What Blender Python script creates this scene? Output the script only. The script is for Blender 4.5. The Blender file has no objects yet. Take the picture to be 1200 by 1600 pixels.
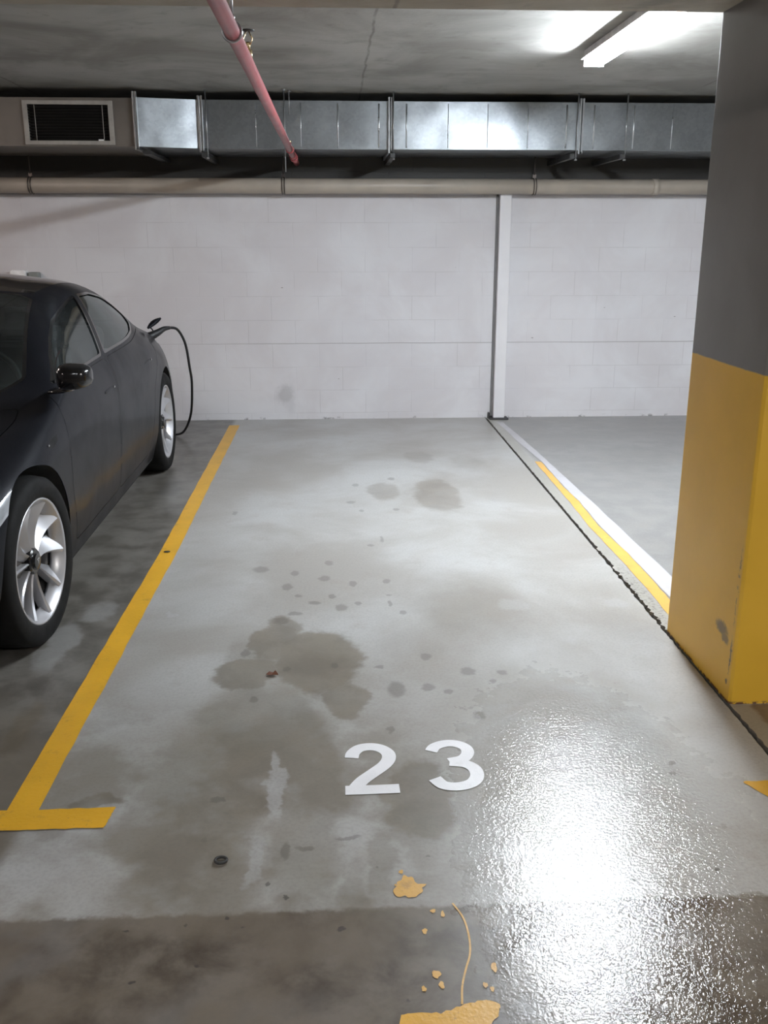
import bpy, bmesh, math, random
import numpy as np
from mathutils import Vector, Matrix, Quaternion
from mathutils.geometry import delaunay_2d_cdt
random.seed(7)
S = bpy.context.scene
COL = S.collection
PI = math.pi

# ------------------------------------------------------------------ camera
cam_d = bpy.data.cameras.new('camera')
cam = bpy.data.objects.new('camera', cam_d); COL.objects.link(cam); S.camera = cam
cam_d.sensor_fit = 'VERTICAL'; cam_d.sensor_height = 24.0
cam_d.lens = 1475.4 / 1600 * 24.0
cam_d.clip_start = 0.05; cam_d.clip_end = 100
cam.location = (0, 0, 1.5467)
cam.rotation_euler = (PI/2 - 0.2842, 0, -0.0524)

# ------------------------------------------------------------------ world, exposure
wd = bpy.data.worlds.new('world'); S.world = wd; wd.use_nodes = True
wd.node_tree.nodes['Background'].inputs[0].default_value = (0.55, 0.58, 0.65, 1)
wd.node_tree.nodes['Background'].inputs[1].default_value = 0.3
S.view_settings.view_transform = 'Standard'; S.view_settings.look = 'None'
S.view_settings.gamma = 1; S.view_settings.use_curve_mapping = False
S.view_settings.exposure = 0.0

TUBE_MAIN = 300.0      # emission of the visible tube's diffuser
TUBE_OTHER = 110.0     # emission of the other fittings
TUBE_WARM = 120.0

# ------------------------------------------------------------------ node helpers
class Nt:
    def __init__(s, name):
        s.m = bpy.data.materials.new(name); s.m.use_nodes = True
        s.t = s.m.node_tree; s.t.nodes.clear()
        s.out = s.t.nodes.new('ShaderNodeOutputMaterial')
    def n(s, typ, ins=None, **kw):
        nd = s.t.nodes.new(typ)
        for k, v in kw.items(): setattr(nd, k, v)
        for k, v in (ins or {}).items(): s.put(nd.inputs[k], v)
        return nd
    def put(s, sock, v):
        if isinstance(v, bpy.types.NodeSocket): s.t.links.new(v, sock)
        elif isinstance(v, bpy.types.Node): s.t.links.new(v.outputs[0], sock)
        else:
            if isinstance(v, (tuple, list)) and len(v) == 3 and sock.type == 'RGBA': v = (*v, 1)
            sock.default_value = v
    def ma(s, op, a, b=0.0, c=0.0):
        nd = s.n('ShaderNodeMath', operation=op)
        s.put(nd.inputs[0], a); s.put(nd.inputs[1], b)
        if op in ('MULTIPLY_ADD',): s.put(nd.inputs[2], c)
        return nd.outputs[0]
    def vm(s, op, a, b=(0, 0, 0)):
        nd = s.n('ShaderNodeVectorMath', operation=op)
        s.put(nd.inputs[0], a); s.put(nd.inputs[1], b)
        return nd.outputs['Value'] if op == 'LENGTH' else nd.outputs[0]
    def mr(s, v, a, b, c=0.0, d=1.0, smooth=True):
        nd = s.n('ShaderNodeMapRange', interpolation_type='SMOOTHSTEP' if smooth else 'LINEAR')
        for i, x in enumerate((v, a, b, c, d)): s.put(nd.inputs[i], x)
        return nd.outputs[0]
    def mix(s, f, a, b, bt='MIX'):
        nd = s.n('ShaderNodeMix', data_type='RGBA', blend_type=bt)
        s.put(nd.inputs[0], f); s.put(nd.inputs[6], a); s.put(nd.inputs[7], b)
        return nd.outputs[2]
    def noise(s, vec, scale, detail=3, rough=0.55, dist=0.0, col=False):
        nd = s.n('ShaderNodeTexNoise', {'Vector': vec, 'Scale': scale, 'Detail': detail, 'Roughness': rough, 'Distortion': dist})
        return nd.outputs['Color' if col else 'Fac']
    def pos(s, kind='Object'):
        return s.n('ShaderNodeTexCoord').outputs[kind]
    def bump(s, h, strength, dist, nrm=None):
        nd = s.n('ShaderNodeBump', {'Height': h, 'Strength': strength, 'Distance': dist})
        if nrm is not None: s.put(nd.inputs['Normal'], nrm)
        return nd.outputs[0]
    def bsdf(s, **kw):
        nd = s.n('ShaderNodeBsdfPrincipled')
        for k, v in kw.items():
            s.put(nd.inputs[k.replace('_', ' ')], v)
        s.t.links.new(nd.outputs[0], s.out.inputs[0])
        return s.m

def plain(name, col, rough=0.5, metal=0.0, var=0.12, scale=12, coat=0.0, coat_rough=0.05, bump=0.0, bscale=120, spec=0.5):
    N = Nt(name); p = N.pos()
    f = N.noise(p, scale, 4)
    c = N.mix(N.mr(f, 0.3, 0.7), tuple(x*(1-var) for x in col), tuple(min(1, x*(1+var)) for x in col))
    kw = dict(Base_Color=c, Roughness=N.mr(f, 0.25, 0.75, rough*0.88, min(1, rough*1.12)), Metallic=metal)
    kw['Specular_IOR_Level'] = spec
    if coat: kw['Coat_Weight'] = coat; kw['Coat_Roughness'] = coat_rough
    if bump: kw['Normal'] = N.bump(N.noise(p, bscale, 3), bump, 0.002)
    return N.bsdf(**kw)

# ------------------------------------------------------------------ mesh helpers
def add_box(bm, lo, hi):
    v = [bm.verts.new((x, y, z)) for x in (lo[0], hi[0]) for y in (lo[1], hi[1]) for z in (lo[2], hi[2])]
    for f in ((0,1,3,2),(4,6,7,5),(0,4,5,1),(2,3,7,6),(0,2,6,4),(1,5,7,3)):
        bm.faces.new([v[i] for i in f])
    return v
def obox(bm, c, dx, dy, dz, sx, sy, sz):
    """oriented box: centre, three unit axes, three full sizes"""
    c = Vector(c); dx = Vector(dx)*sx/2; dy = Vector(dy)*sy/2; dz = Vector(dz)*sz/2
    v = [bm.verts.new(c + a*dx + b*dy + e*dz) for a in (-1,1) for b in (-1,1) for e in (-1,1)]
    for f in ((0,1,3,2),(4,6,7,5),(0,4,5,1),(2,3,7,6),(0,2,6,4),(1,5,7,3)):
        bm.faces.new([v[i] for i in f])
def tube(bm, pts, r, n=12, caps=True):
    pts = [Vector(p) for p in pts]; rings = []
    rr = r if isinstance(r, (list, tuple)) else [r]*len(pts)
    t0 = (pts[1]-pts[0]).normalized()
    a = t0.orthogonal().normalized()
    for i, p in enumerate(pts):
        t = (pts[min(i+1, len(pts)-1)] - pts[max(i-1, 0)]).normalized()
        a = (a - t*a.dot(t)).normalized(); b = t.cross(a)
        rings.append([bm.verts.new(p + (a*math.cos(2*PI*k/n) + b*math.sin(2*PI*k/n))*rr[i]) for k in range(n)])
    for A, B in zip(rings, rings[1:]):
        for k in range(n):
            f = bm.faces.new((A[k], A[(k+1) % n], B[(k+1) % n], B[k])); f.smooth = True
    if caps:
        bm.faces.new(rings[0][::-1]); bm.faces.new(rings[-1])
def spline(pts, k=8):
    P = [Vector(p) for p in pts]; P = [2*P[0]-P[1]] + P + [2*P[-1]-P[-2]]; out = []
    for i in range(1, len(P)-2):
        for j in range(k):
            t = j/k; a, b, c, d = P[i-1], P[i], P[i+1], P[i+2]
            out.append(0.5*((2*b) + (c-a)*t + (2*a-5*b+4*c-d)*t*t + (3*b-a-3*c+d)*t**3))
    out.append(P[-2]); return out
def lathe(bm, prof, axis='X', n=48, c=(0,0,0), close=False, smooth=True):
    """prof: list of (axial, radius)"""
    c = Vector(c); rings = []
    for (a, r) in prof:
        ring = []
        for k in range(n):
            th = 2*PI*k/n; x, y = r*math.cos(th), r*math.sin(th)
            v = {'X': (a, x, y), 'Y': (x, a, y), 'Z': (x, y, a)}[axis]
            ring.append(bm.verts.new(c + Vector(v)))
        rings.append(ring)
    prs = list(zip(rings, rings[1:])) + ([(rings[-1], rings[0])] if close else [])
    for A, B in prs:
        for k in range(n):
            f = bm.faces.new((A[k], A[(k+1) % n], B[(k+1) % n], B[k])); f.smooth = smooth
    if not close:
        for R_, rev in ((rings[0], True), (rings[-1], False)):
            bm.faces.new(R_[::-1] if rev else R_)
def finish(name, bm, mat, parent=None, bevel=0.0, sharp=None):
    bmesh.ops.remove_doubles(bm, verts=bm.verts, dist=1e-6)
    bmesh.ops.recalc_face_normals(bm, faces=bm.faces)
    me = bpy.data.meshes.new(name); bm.to_mesh(me); bm.free()
    o = bpy.data.objects.new(name, me); COL.objects.link(o)
    me.materials.append(mat)
    if bevel:
        m = o.modifiers.new('bevel', 'BEVEL'); m.width = bevel; m.segments = 2; m.limit_method = 'ANGLE'; m.angle_limit = 0.6
    if sharp:
        for f in me.polygons: f.use_smooth = True
        try: me.set_sharp_from_angle(angle=sharp)
        except Exception: pass
    if parent: o.parent = parent
    return o
def NB(): return bmesh.new()
def box(name, lo, hi, mat, parent=None, bevel=0.0):
    bm = NB(); add_box(bm, lo, hi); return finish(name, bm, mat, parent, bevel)
def tag(o, label, cat, group=None):
    o['label'] = label; o['category'] = cat
    if group: o['group'] = group
    return o
def struct(o): o['kind'] = 'structure'; return o
def root(name, loc, label, cat, group=None, rz=0):
    o = bpy.data.objects.new(name, None); COL.objects.link(o); o.location = loc
    o.rotation_euler = (0, 0, rz); o.empty_display_size = 0.2
    return tag(o, label, cat, group)
def copy_tree(o, parent=None):
    c = o.copy(); COL.objects.link(c); c.parent = parent
    for ch in list(o.children): copy_tree(ch, c)
    return c
def flat(name, polys, z, mat, th=0.0015, parent=None, zs=None):
    """thin painted layer; polys = list of outlines (x,y)"""
    bm = NB()
    for i, P in enumerate(polys):
        f = bm.faces.new([bm.verts.new((x, y, z+(zs[i] if zs else 0))) for x, y in P])
    bmesh.ops.triangulate(bm, faces=bm.faces[:])
    for f in bm.faces:
        f.normal_update()
        if f.normal.z < 0: f.normal_flip()
    me = bpy.data.meshes.new(name); bm.to_mesh(me); bm.free()
    o = bpy.data.objects.new(name, me); COL.objects.link(o); me.materials.append(mat)
    if parent: o.parent = parent
    return o

# ------------------------------------------------------------------ materials
def stain_chain(N, p2, blobs, m=None):
    for (cx, cy, rx, ry, st, soft) in blobs:
        d = N.vm('SUBTRACT', p2, (cx, cy, 0))
        d = N.vm('MULTIPLY', d, (1/rx, 1/ry, 0))
        v = N.mr(N.vm('LENGTH', d), 1.0+soft, 1.0-soft, 0.0, st)
        m = v if m is None else N.ma('MAXIMUM', m, v)
    return m
BIG = [(-0.083, 3.299, 0.174, 0.293, 0.75, 0.12), (-0.25, 3.469, 0.096, 0.185, 0.7, 0.15), (-0.339, 3.186, 0.113, 0.149, 0.7, 0.15), (0.034, 2.991, 0.075, 0.134, 0.65, 0.15), (-0.231, 3.591, 0.078, 0.131, 0.6, 0.2), (-0.276, 2.841, 0.211, 0.26, 0.5, 0.2), (-0.378, 2.487, 0.205, 0.342, 0.45, 0.25), (-0.094, 2.384, 0.107, 0.472, 0.4, 0.2), (-0.404, 2.146, 0.133, 0.241, 0.4, 0.25), (0.224, 2.369, 0.102, 0.224, 0.62, 0.13), (0.633, 5.649, 0.143, 0.39, 0.5, 0.15), (0.301, 5.755, 0.097, 0.217, 0.42, 0.2), (0.604, 6.71, 0.102, 0.187, 0.4, 0.3), (0.927, 6.534, 0.109, 0.237, 0.3, 0.4), (0.582, 3.78, 0.206, 0.361, 0.28, 0.4), (-0.363, 3.327, 0.073, 0.172, 0.3, 0.3), (0.109, 2.075, 0.036, 0.115, 0.4, 0.3), (0.039, 1.913, 0.046, 0.135, 0.35, 0.3), (-0.783, 2.253, 0.045, 0.029, 0.6, 0.3), (-0.714, 2.392, 0.082, 0.038, 0.6, 0.25), (-1.035, 2.829, 0.034, 0.192, 0.5, 0.3), (-0.658, 6.441, 0.264, 0.754, 0.14, 0.6), (-0.628, 4.312, 0.152, 0.538, 0.14, 0.6), (0.279, 3.409, 0.126, 0.151, 0.15, 0.5), (0.806, 7.008, 0.584, 0.27, 0.12, 0.6)]
SMALL = [(-0.368, 4.328, 0.037, 0.046, 0.45, 0.3), (-0.202, 4.265, 0.021, 0.036, 0.45, 0.3), (-0.23, 4.086, 0.024, 0.041, 0.45, 0.3), (-0.061, 4.187, 0.027, 0.035, 0.45, 0.3), (-0.041, 4.404, 0.019, 0.038, 0.45, 0.3), (0.07, 4.111, 0.018, 0.033, 0.45, 0.3), (0.014, 3.816, 0.028, 0.037, 0.45, 0.3), (0.09, 3.864, 0.014, 0.022, 0.45, 0.3), (-0.103, 3.881, 0.026, 0.022, 0.45, 0.3), (-0.025, 3.955, 0.017, 0.024, 0.45, 0.3), (-0.177, 3.97, 0.018, 0.016, 0.45, 0.3), (-0.236, 3.688, 0.032, 0.042, 0.45, 0.3), (-0.183, 3.761, 0.033, 0.021, 0.45, 0.3), (0.24, 4.768, 0.01, 0.055, 0.45, 0.3), (0.229, 4.138, 0.018, 0.026, 0.45, 0.3), (0.228, 3.857, 0.011, 0.03, 0.45, 0.3), (0.228, 3.957, 0.014, 0.012, 0.45, 0.3), (0.15, 3.225, 0.019, 0.011, 0.45, 0.3), (0.279, 3.752, 0.014, 0.022, 0.45, 0.3), (0.333, 3.306, 0.022, 0.028, 0.45, 0.3), (0.318, 3.049, 0.025, 0.025, 0.45, 0.3), (0.477, 3.17, 0.028, 0.032, 0.45, 0.3), (0.601, 3.153, 0.019, 0.021, 0.45, 0.3), (0.385, 3.016, 0.016, 0.02, 0.45, 0.3), (0.559, 3.087, 0.014, 0.015, 0.45, 0.3), (0.203, 3.041, 0.032, 0.059, 0.45, 0.3), (-0.36, 3.371, 0.019, 0.035, 0.45, 0.3), (-0.193, 3.221, 0.014, 0.021, 0.45, 0.3), (-0.015, 3.245, 0.014, 0.022, 0.45, 0.3), (-0.296, 2.989, 0.017, 0.024, 0.45, 0.3), (-0.337, 2.381, 0.009, 0.01, 0.45, 0.3), (-0.148, 2.136, 0.013, 0.037, 0.45, 0.3), (-0.355, 2.381, 0.018, 0.016, 0.45, 0.3), (-0.098, 2.147, 0.024, 0.011, 0.45, 0.3), (0.02, 2.183, 0.038, 0.008, 0.45, 0.3), (0.998, 2.452, 0.011, 0.011, 0.45, 0.3), (1.013, 2.505, 0.012, 0.01, 0.45, 0.3), (0.347, 1.812, 0.012, 0.013, 0.45, 0.3), (0.087, 5.505, 0.027, 0.028, 0.45, 0.3), (0.365, 6.072, 0.025, 0.034, 0.45, 0.3), (0.175, 4.674, 0.017, 0.022, 0.45, 0.3), (0.472, 2.834, 0.021, 0.022, 0.45, 0.3), (0.165, 2.756, 0.012, 0.025, 0.45, 0.3), (-0.59, 5.307, 0.015, 0.04, 0.45, 0.3), (0.147, 5.322, 0.015, 0.026, 0.45, 0.3), (0.352, 5.338, 0.019, 0.027, 0.45, 0.3), (0.124, 5.918, 0.02, 0.033, 0.45, 0.3)]
PALE = [(-0.191, 2.45, 0.024, 0.185, 0.55, 0.2), (-0.228, 2.092, 0.023, 0.104, 0.5, 0.25), (1.218, 3.828, 0.071, 0.06, 0.5, 0.3), (0.912, 3.443, 0.041, 0.037, 0.4, 0.4), (0.76, 3.814, 0.056, 0.052, 0.4, 0.4), (-0.768, 2.179, 0.1, 0.164, 0.35, 0.3), (-1.102, 3.49, 0.055, 0.246, 0.35, 0.3), (-1.011, 3.836, 0.054, 0.11, 0.3, 0.3), (-0.703, 3.781, 0.019, 0.022, 0.6, 0.3), (-0.927, 5.966, 0.164, 0.41, 0.12, 0.5)]
def floor_mat():
    N = Nt('sealed_concrete_floor'); p = N.pos()
    wob = N.vm('SUBTRACT', N.noise(p, 7, 4, 0.6, col=True), (0.5, 0.5, 0.5))
    wob1 = N.vm('MULTIPLY', wob, (0.16, 0.22, 0))
    p1 = N.vm('ADD', p, wob1)
    wob2 = N.vm('MULTIPLY', N.vm('SUBTRACT', N.noise(p, 30, 3, 0.6, col=True), (0.5, 0.5, 0.5)), (0.03, 0.04, 0))
    p2 = N.vm('ADD', p, wob2)
    sx = N.n('ShaderNodeSeparateXYZ', {0: p2}); X, Y = sx.outputs[0], sx.outputs[1]
    sp = N.n('ShaderNodeSeparateXYZ', {0: p1}); X1, Y1 = sp.outputs[0], sp.outputs[1]
    big = N.noise(p, 1.3, 5, 0.6, 0.4); mid = N.noise(p, 6, 5, 0.62, 0.2); fine = N.noise(p, 90, 3, 0.6)
    # bay slab
    bay = N.mix(N.mr(big, 0.35, 0.68), (0.30, 0.285, 0.26), (0.41, 0.41, 0.40))
    bay = N.mix(N.mr(mid, 0.52, 0.75, 0, 0.35), bay, (0.27, 0.235, 0.205))
    # aisle, darker and browner
    ais = N.mix(N.mr(mid, 0.35, 0.65), (0.070, 0.054, 0.040), (0.175, 0.150, 0.122))
    ais = N.mix(N.mr(big, 0.5, 0.62, 0, 0.6), ais, (0.18, 0.168, 0.155))
    aisle_f = N.mr(Y, 1.915, 1.895)
    c = N.mix(aisle_f, bay, ais)
    # neighbouring bay at left: uncoated, dirtier, with the car's shade put into the colour
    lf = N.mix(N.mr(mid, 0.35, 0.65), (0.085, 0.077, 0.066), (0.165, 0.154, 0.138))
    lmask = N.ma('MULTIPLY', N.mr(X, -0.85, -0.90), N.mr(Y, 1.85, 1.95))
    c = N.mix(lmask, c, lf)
    rf = N.ma('MULTIPLY', N.mr(X, 1.40, 1.46), N.mr(mid, 0.3, 0.7, 0.95, 0.6))
    c = N.mix(rf, c, (0.20, 0.198, 0.192))
    # right of the joint, in front of the pillar: brown unsealed
    rb = N.ma('MULTIPLY', N.mr(X, 1.33, 1.345), N.mr(Y, 2.87, 2.86))
    c = N.mix(rb, c, N.mix(N.mr(mid, .35, .65), (0.13, 0.085, 0.055), (0.20, 0.145, 0.10)))
    # strip beside the joint
    st = N.ma('MULTIPLY', N.mr(X, 1.33, 1.345), N.mr(X, 1.42, 1.40))
    c = N.mix(N.ma('MULTIPLY', st, 0.6), c, (0.33, 0.32, 0.28))
    # rough crumbled edge at the joint
    cr = N.ma('MULTIPLY', N.ma('MULTIPLY', N.mr(X, 1.325, 1.345), N.mr(X, 1.44, 1.35)), N.ma('MULTIPLY', N.mr(Y1, 3.4, 3.6), N.mr(Y1, 4.6, 4.1)))
    cr = N.ma('MULTIPLY', cr, N.mr(N.noise(p, 45, 4, 0.7), 0.5, 0.62))
    c = N.mix(N.ma('MULTIPLY', cr, 0.75), c, (0.05, 0.045, 0.04))
    dz = N.ma('MULTIPLY', N.mr(Y1, 3.3, 2.5), N.mr(N.noise(p, 2.6, 4, 0.6), 0.40, 0.56))
    c = N.mix(N.ma('MULTIPLY', N.ma('MULTIPLY', dz, N.mr(X1, 0.45, 0.05)), 0.62), c, (0.155, 0.128, 0.095))
    # stains with their own outline
    m1 = stain_chain(N, p1, BIG)
    c = N.mix(m1, c, N.mix(N.mr(mid, 0.35, 0.65), (0.105, 0.083, 0.055), (0.165, 0.138, 0.10)))
    m2 = stain_chain(N, p2, SMALL)
    c = N.mix(m2, c, (0.07, 0.06, 0.05))
    m3 = stain_chain(N, p1, PALE)
    c = N.mix(m3, c, (0.40, 0.40, 0.40))
    # dark specks
    vo = N.n('ShaderNodeTexVoronoi', {'Vector': p2, 'Scale': 22.0}); sel = N.n('ShaderNodeSeparateColor', {0: vo.outputs['Color']})
    sk = N.ma('MULTIPLY', N.mr(vo.outputs['Distance'], 0.20, 0.12), N.mr(sel.outputs[0], 0.90, 0.93, smooth=False))
    c = N.mix(N.ma('MULTIPLY', sk, N.mr(Y, 2.3, 1.9, 0.05, 0.75)), c, (0.035, 0.03, 0.028))
    c = N.mix(N.mr(fine, 0.4, 0.7, 0.0, 0.18), c, (0.12, 0.11, 0.10))
    # wetness: a rough-textured wet patch, semi-gloss sealer elsewhere
    wd_ = N.vm('MULTIPLY', N.vm('SUBTRACT', N.vm('ADD', p1, N.vm('MULTIPLY', wob, (0.12, 0.12, 0))), (0.735, 2.02, 0)), (1/0.38, 1/0.98, 0))
    wet = N.mr(N.ma('ADD', N.vm('LENGTH', wd_), N.ma('MULTIPLY', N.ma('SUBTRACT', N.noise(p, 15, 4, 0.65), 0.5), 0.5)), 1.35, 0.55)
    rough = N.mr(wet, 0, 1, 0.31, 0.085, smooth=False)
    h1 = N.noise(p, 95, 3, 0.65, 0.4); h2 = N.noise(p, 8, 3, 0.5)
    h = N.ma('ADD', N.ma('MULTIPLY', h1, N.mr(wet, 0, 1, 0.06, 0.68, smooth=False)), N.ma('MULTIPLY', h2, 0.2))
    nrm = N.bump(h, 0.5, 0.0045)
    return N.bsdf(Base_Color=c, Roughness=rough, Specular_IOR_Level=N.ma('MULTIPLY_ADD', wet, -0.06, 0.60), Normal=nrm)

def wall_mat():
    N = Nt('white_painted_blockwork'); p = N.pos()
    s = N.n('ShaderNodeSeparateXYZ', {0: p})
    cx = N.n('ShaderNodeCombineXYZ', {0: N.ma('ADD', s.outputs[0], 0.13), 1: N.ma('ADD', s.outputs[2], 0.145), 2: 0.0})
    wb = N.vm('ADD', cx.outputs[0], N.vm('MULTIPLY', N.vm('SUBTRACT', N.noise(p, 9, 2, col=True), (.5, .5, .5)), (0.006, 0.006, 0)))
    br = N.n('ShaderNodeTexBrick', {'Vector': wb, 'Scale': 1.0, 'Mortar Size': 0.0035, 'Mortar Smooth': 0.6, 'Brick Width': 0.4, 'Row Height': 0.2})
    br.offset = 0.5
    big = N.noise(p, 1.6, 4, 0.6, 0.5)
    vis = N.mr(N.noise(p, 1.9, 3, 0.6), 0.42, 0.62)
    c = N.mix(N.mr(big, 0.35, 0.7), (0.62, 0.60, 0.62), (0.69, 0.685, 0.71))
    c = N.mix(N.ma('MULTIPLY', N.ma('MULTIPLY', br.outputs['Fac'], vis), 0.30), c, (0.36, 0.34, 0.34))
    # darkest bed joint at about knee height
    zl = N.ma('ABSOLUTE', N.ma('SUBTRACT', N.ma('ADD', s.outputs[2], N.ma('MULTIPLY', N.noise(p, 3), 0.008)), 0.664))
    c = N.mix(N.ma('MULTIPLY', N.mr(zl, 0.004, 0.0015), N.mr(s.outputs[0], -1.5, 0.2, 0.15, 0.6)), c, (0.22, 0.20, 0.20))
    # chips and scuffs
    vo = N.n('ShaderNodeTexVoronoi', {'Vector': N.vm('MULTIPLY', wb, (1, 2.6, 1)), 'Scale': 4.5}); sel = N.n('ShaderNodeSeparateColor', {0: vo.outputs['Color']})
    sp = N.ma('MULTIPLY', N.mr(vo.outputs['Distance'], 0.055, 0.03), N.mr(sel.outputs[1], 0.80, 0.82, smooth=False))
    c = N.mix(N.ma('MULTIPLY', sp, 0.7), c, (0.10, 0.07, 0.06))
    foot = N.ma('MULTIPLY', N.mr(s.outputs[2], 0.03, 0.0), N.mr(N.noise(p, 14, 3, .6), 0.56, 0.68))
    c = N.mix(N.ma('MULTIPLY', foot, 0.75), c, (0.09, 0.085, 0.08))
    sc = stain_chain(N, N.vm('ADD', cx.outputs[0], N.vm('MULTIPLY', N.vm('SUBTRACT', N.noise(p, 14, 3, col=True), (.5, .5, .5)), (.1, .1, 0))),
                     [(-0.30, 0.36, 0.075, 0.075, 0.42, 0.5), (-0.25, 0.33, 0.04, 0.12, 0.2, 0.6)])
    c = N.mix(sc, c, (0.28, 0.28, 0.29))
    c = N.mix(N.mr(N.ma('ADD', s.outputs[2], N.ma('MULTIPLY', N.noise(p, 10, 3), 0.02)), 1.985, 2.00), c, (0.045, 0.042, 0.038))   # shade under the duct put into the wall colour above the drain pipe
    h = N.ma('SUBTRACT', N.ma('MULTIPLY', N.noise(p, 60, 3), 0.25), N.ma('MULTIPLY', br.outputs['Fac'], 0.5))
    return N.bsdf(Base_Color=c, Roughness=0.55, Normal=N.bump(h, 0.35, 0.004))

def ceil_mat(name='board_marked_concrete', warm=0.0):
    N = Nt(name); p = N.pos(); s = N.n('ShaderNodeSeparateXYZ', {0: N.vm('ADD', p, N.vm('MULTIPLY', N.vm('SUBTRACT', N.noise(p, 4, 3, col=True), (.5, .5, .5)), (0.03, 0.03, 0)))})
    big = N.noise(p, 1.1, 5, 0.6, 0.6); mid = N.noise(p, 5, 5, 0.65, 0.3)
    a = (0.29+warm*0.10, 0.28+warm*0.03, 0.255-warm*0.05); b = (0.46+warm*0.06, 0.455, 0.43-warm*0.08)
    c = N.mix(N.mr(big, 0.35, 0.65), a, b)
    c = N.mix(N.mr(mid, 0.55, 0.72, 0, 0.45), c, (0.20, 0.19, 0.165))
    # sheet joints of the formwork
    jx = N.ma('ABSOLUTE', N.ma('SUBTRACT', N.ma('FRACT', N.ma('DIVIDE', N.ma('SUBTRACT', s.outputs[0], 0.22), 2.4)), 0.5))
    jx = N.mr(jx, 0.4955, 0.499)
    jy = N.ma('ABSOLUTE', N.ma('SUBTRACT', N.ma('FRACT', N.ma('DIVIDE', N.ma('SUBTRACT', s.outputs[1], 4.75), 1.2)), 0.5))
    jy = N.mr(jy, 0.494, 0.498)
    j = N.ma('MULTIPLY', N.ma('MAXIMUM', jx, N.ma('MULTIPLY', jy, 0.5)), N.mr(N.noise(p, 2.5, 3), 0.35, 0.6, 0.15, 0.7))
    c = N.mix(j, c, (0.16, 0.15, 0.13))
    vo = N.n('ShaderNodeTexVoronoi', {'Vector': p, 'Scale': 7.0})
    c = N.mix(N.mr(vo.outputs['Distance'], 0.05, 0.02, 0, 0.5), c, (0.14, 0.13, 0.12))
    return N.bsdf(Base_Color=c, Roughness=0.78, Normal=N.bump(N.noise(p, 35, 4), 0.25, 0.004))

def galv_mat():
    N = Nt('galvanised_sheet'); p = N.pos()
    vo = N.n('ShaderNodeTexVoronoi', {'Vector': p, 'Scale': 55.0}); sel = N.n('ShaderNodeSeparateColor', {0: vo.outputs['Color']})
    c = N.mix(sel.outputs[0], (0.33, 0.355, 0.375), (0.38, 0.405, 0.43))
    return N.bsdf(Base_Color=c, Metallic=0.9, Roughness=N.ma('ADD', N.mr(N.noise(p, 3, 3), 0.3, 0.7, 0.30, 0.38), 0.0),
                  Normal=N.bump(N.noise(p, 1.6, 2), 0.5, 0.05))
def pillar_mat():
    N = Nt('pillar_paint'); p = N.pos(); s = N.n('ShaderNodeSeparateXYZ', {0: p}); Z = s.outputs[2]
    f = N.noise(p, 3, 4); f2 = N.noise(p, 40, 3)
    zz = N.ma('ADD', Z, N.ma('MULTIPLY', N.noise(p, 6, 3), 0.012))
    grey = N.mix(N.mr(f, 0.3, 0.7), (0.18, 0.172, 0.163), (0.21, 0.202, 0.193))
    yel = N.mix(N.mr(f, 0.3, 0.7), (0.74, 0.43, 0.035), (0.80, 0.47, 0.045))
    c = N.mix(N.mr(zz, 1.132, 1.138), yel, grey)
    q = N.vm('ADD', p, N.vm('MULTIPLY', N.vm('SUBTRACT', N.noise(p, 60, 3, col=True), (.5, .5, .5)), (0, 0.03, 0.03)))
    face = N.mr(s.outputs[0], 1.37, 1.36)
    def el(cy, cz, ry, rz, st, soft=0.4):
        d = N.vm('MULTIPLY', N.vm('SUBTRACT', q, (0, cy, cz)), (0, 1/ry, 1/rz))
        return N.mr(N.vm('LENGTH', d), 1+soft, 1-soft, 0, st)
    m = N.ma('MAXIMUM', el(2.985, 0.235, 0.05, 0.022, 0.75), el(2.95, 0.21, 0.03, 0.016, 0.7))
    m = N.ma('MAXIMUM', m, el(2.895, 0.17, 0.006, 0.06, 0.85))
    m = N.ma('MAXIMUM', m, el(2.905, 0.07, 0.006, 0.012, 0.8))
    m = N.ma('MAXIMUM', m, N.ma('MULTIPLY', el(2.893, 0.42, 0.006, 0.12, 0.6), N.mr(f2, 0.45, 0.55)))
    c = N.mix(N.ma('MULTIPLY', m, face), c, (0.06, 0.06, 0.055))
    edge = N.ma('MULTIPLY', N.mr(Z, 0.012, 0.004), N.mr(f2, 0.42, 0.52))
    c = N.mix(edge, c, (0.12, 0.05, 0.03))
    return N.bsdf(Base_Color=c, Roughness=0.42, Normal=N.bump(N.noise(p, 30, 3), 0.12, 0.003))
def road_paint(name, col, wear=0.3, dirt=(0.16, 0.12, 0.07)):
    N = Nt(name); p = N.pos('Object')
    f = N.noise(p, 16, 5, 0.65); g = N.noise(p, 120, 2)
    c = N.mix(N.mr(N.noise(p, 5, 3), 0.3, 0.7), tuple(x*0.88 for x in col), col)
    c = N.mix(N.mr(f, 0.56, 0.72, 0, wear), c, dirt)
    c = N.mix(N.mr(g, 0.66, 0.72, 0, wear), c, dirt)
    return N.bsdf(Base_Color=c, Roughness=0.38, Normal=N.bump(N.noise(p, 85, 3, 0.62), 0.3, 0.003))
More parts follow.
